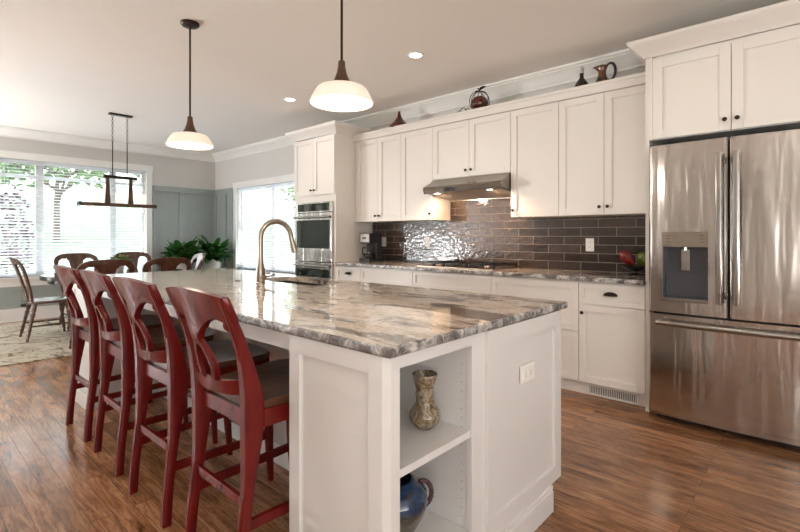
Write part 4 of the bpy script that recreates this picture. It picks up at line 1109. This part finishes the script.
mb = MB(); mb.tube([(mx, my - .09, mz + .17), (mx, my - .135, mz + .165), (mx, my - .14, mz + .10), (mx, my - .105, mz + .075)], .007, 8); mb.build('carafe_handle', 'black', cf)
# red pepper and artichoke in a black wire bowl
px, py, pz = -1.085, 4.02, .9155
r = thing('wire_bowl', 'small black footed bowl in the counter corner by the refrigerator', 'bowl', (px, py, pz))
mb = MB(); mb.lathe([(.045, 0), (.048, .004), (.016, .012), (.014, .022), (.05, .035), (.10, .062), (.104, .064), (.05, .040), (.0001, .030)], (px, py, pz), 28); mb.build('dish', 'black', r, smooth=60)
def fruit(name, c, rr, tilt, matn, label, cat, bumps=0):
    R = Matrix.Rotation(tilt[0], 3, 'Y') @ Matrix.Rotation(tilt[1], 3, 'X')
    def fn(p):
        k = 1 + bumps * abs(sin(4 * math.atan2(p.y, p.x))); k2 = 1 + .25 * (p.z / rr[2])
        return R @ Vector((p.x * k * k2, p.y * k * k2, p.z))
    r = thing(name, label, cat, c); mb = MB(); mb.ellipsoid(c, rr, 24, 14, fn); mb.build('body', matn, r, smooth=70)
    top = Vector(c) + R @ Vector((0, 0, -rr[2] * .95)); tip = Vector(c) + R @ Vector((0, 0, -rr[2] * 1.35))
    mb = MB(); mb.tube([top, (top + tip) / 2, tip], [.008, .006, .005], 8); mb.build('stem', 'plant', r)
M['pepr'] = glaze('red_pepper_skin', [(.4, (.10, .006, .008)), (.6, (.24, .012, .012))], 12, .18, 1)
M['pepg'] = glaze('green_pepper_skin', [(.4, (.05, .09, .01)), (.6, (.16, .20, .04))], 14, .25, 1)
fruit('red_pepper', (-1.135, 3.985, 1.045), (.042, .042, .072), (radians(-40), radians(10)), 'pepr', 'glossy red pepper leaning up out of the black bowl', 'vegetable', .06)
fruit('green_pepper', (-1.025, 4.035, 1.040), (.050, .048, .058), (radians(15), 0), 'pepg', 'green and yellow pepper in the black bowl, against the cabinet panel', 'vegetable', .10)
# decor on top of the upper cabinets
TZ = 2.4555
mb = MB(); mb.lathe([(.105, 0), (.112, .012), (.104, .03), (.072, .065), (.044, .10), (.024, .135), (.016, .165), (.012, .185), (.015, .195), (.0001, .196)], (-3.56, 3.93, TZ), 28)
gv = mb.build('gourd_vase', 'redglaze', smooth=60); gv.scale = (1.15, 1.0, 1.0)
tag(gv, 'oxblood red teardrop vase alone at the left on the cabinet tops', 'vase')
gx, gy = -2.495, 3.945
r = thing('wire_pumpkin', 'iron wire pumpkin filled with red glass on top of the cabinets', 'ornament', (gx, gy, TZ))
mb = MB()
for k in range(8):
    a = 2 * pi * k / 8; pts = []
    for i in range(15):
        t = -pi / 2 + pi * i / 14; rr = .100 * cos(t) ** .8 if abs(cos(t)) > 1e-6 else 0; pts.append((gx + rr * cos(a), gy + rr * sin(a), TZ + .105 + .100 * sin(t)))
    mb.tube(pts, .0035, 6)
mb.build('cage', 'bronze', r)
mb = MB(); mb.ellipsoid((gx, gy, TZ + .085), (.088, .088, .076), 24, 12); mb.build('red_filling', 'redglaze', r, smooth=70)
mb = MB(); mb.tube([(gx, gy, TZ + .20), (gx - .005, gy, TZ + .23), (gx - .02, gy, TZ + .245)], [.008, .007, .006], 8); leaf(mb, (gx, gy, TZ + .215), (.9, 0, .55), .085, .055, .6); leaf(mb, (gx, gy, TZ + .210), (-.9, 0, .3), .06, .03, .9); mb.build('stem', 'bronze', r)
mb = MB(); sx_, sz_ = -2.66, TZ
for q, (ox, rr) in enumerate(((0, .030), (.055, .022), (-.05, .020))):
    mb.tube([(sx_ + ox + rr * cos(t), 3.90, sz_ + rr + .004 + rr * sin(t)) for t in [2 * pi * i / 18 for i in range(18)]], .004, 6, True)
tag(mb.build('iron_scroll', 'bronze', smooth=60), 'small dark curled iron scroll left of the wire pumpkin', 'ornament')
bx, by = -1.487, 3.955
r = thing('decorative_bottle', 'squat dark bottle with pale stopper, left of the pitcher', 'bottle', (bx, by, TZ))
mb = MB(); mb.lathe([(.060, 0), (.066, .01), (.064, .035), (.048, .07), (.026, .10), (.017, .115), (.016, .145), (.019, .150), (.0001, .150)], (bx, by, TZ), 26); mb.build('body', 'darkgl', r, smooth=60)
mb = MB(); mb.lathe([(.013, 0), (.016, .02), (.021, .035), (.014, .05), (.0001, .056)], (bx, by, TZ + .1502), 16); mb.build('stopper', 'vasein', r, smooth=60)
qx, qy = -1.315, 3.945
r = thing('ceramic_pitcher', 'brown and black ceramic pitcher with big loop handle on the cabinet top', 'pitcher', (qx, qy, TZ))
def spoutfn(p): return p
mb = MB(); mb.lathe([(.062, 0), (.068, .012), (.064, .04), (.048, .075), (.036, .11), (.035, .14), (.045, .175), (.052, .188), (.048, .188), (.036, .165), (.030, .14)], (qx, qy, TZ), 28)
for v in mb.bm.verts:
    if v.co.z > TZ + .15:
        k = (v.co.z - TZ - .15) / .04
        if v.co.x < qx: v.co.x -= .034 * k * max(0, (qx - v.co.x) / .05) ** 2
mb.build('body', 'amber', r, smooth=60)
mb = MB(); pts = []
r.scale = (.88, .88, .88)
for i in range(15):
    t = radians(140) - radians(255) * i / 14; pts.append((qx + .072 + .046 * cos(t), qy, TZ + .125 + .078 * sin(t)))
mb.tube(pts, [.008 + .005 * sin(pi * i / 14) for i in range(15)], 10); mb.build('handle', 'black', r, smooth=60)

# ---------------- outside ----------------
def gh(x, y):
    d = max(0, XF - 1.5 - x, y - YK - 1.5)
    return -.35 + .115 * d
mb = MB(); G = {}
xs = [-60 + 2.5 * i for i in range(37)]; ys = [-16 + 2.5 * i for i in range(31)]
for i, x in enumerate(xs):
    for j, y in enumerate(ys): G[i, j] = mb.bm.verts.new((x, y, gh(x, y) + .15 * noise.noise(Vector((x * .2, y * .2, 0)))))
for i in range(len(xs) - 1):
    for j in range(len(ys) - 1): mb.bm.faces.new((G[i, j], G[i + 1, j], G[i + 1, j + 1], G[i, j + 1]))
struct(mb.build('ground_lawn', 'grass', smooth=60))
def tree(x, y, h, w, mat, label, n=900, low=.35, ls=.16):
    z0 = gh(x, y) - .1; r = thing('garden_tree', label, 'tree', (x, y, z0))
    mb = MB(); mb.tube([(x, y, z0), (x + .05, y, z0 + h * .3), (x - .04, y + .05, z0 + h * .65)], [w * .028, w * .022, w * .01], 10)
    for k in range(7):
        a = k * 2.4; z = z0 + h * (.28 + .05 * k); mb.tube([(x, y, z), (x + cos(a) * w * .2, y + sin(a) * w * .2, z + h * .1), (x + cos(a) * w * .36, y + sin(a) * w * .36, z + h * .18)], [w * .02, w * .014, w * .006], 6)
    mb.build('trunk', 'bark', r)
    mb = MB()
    for i in range(n):
        a = random.uniform(0, 2 * pi); el = math.asin(random.uniform(-.7, 1)); q = random.uniform(.45, 1) ** .5
        c = Vector((x + cos(a) * cos(el) * w / 2 * q, y + sin(a) * cos(el) * w / 2 * q, z0 + h * (low + (1 - low) * (.5 + .5 * sin(el) * q))))
        d = Vector((random.uniform(-1, 1), random.uniform(-1, 1), random.uniform(-.6, 1)))
        leaf(mb, c, d, ls * random.uniform(.8, 1.6), ls * .7, .6, random.uniform(-1.5, 1.5))
    mb.build('foliage', mat, r, smooth=70)
tree(-12.6, 1.66, 2.5, .95, 'leafp', 'plum-leaved garden tree outside the left end of the wide window', 300, .12, .10)
tree(-22, 4.4, 5.5, 4.2, 'leafg', 'green garden tree on the lawn, seen behind the chandelier', 1100, .3, .28)
tree(-25, 10.2, 6.0, 4.4, 'leafg', 'green garden tree on the lawn, seen at the right of the wide window', 1100, .3, .28)
tree(-24, -1.2, 6.0, 3.4, 'leafg', 'green garden tree on the lawn, seen through the left blind', 900, .3, .28)
tree(-19.5, 15.5, 5.0, 4.2, 'leafg', 'green garden tree seen through the side window, toward the plants', 1000, .3, .26)
tree(-13.2, 13.5, 5.2, 3.8, 'leafg', 'green garden tree seen through the side window, toward the oven', 1000, .3, .26)
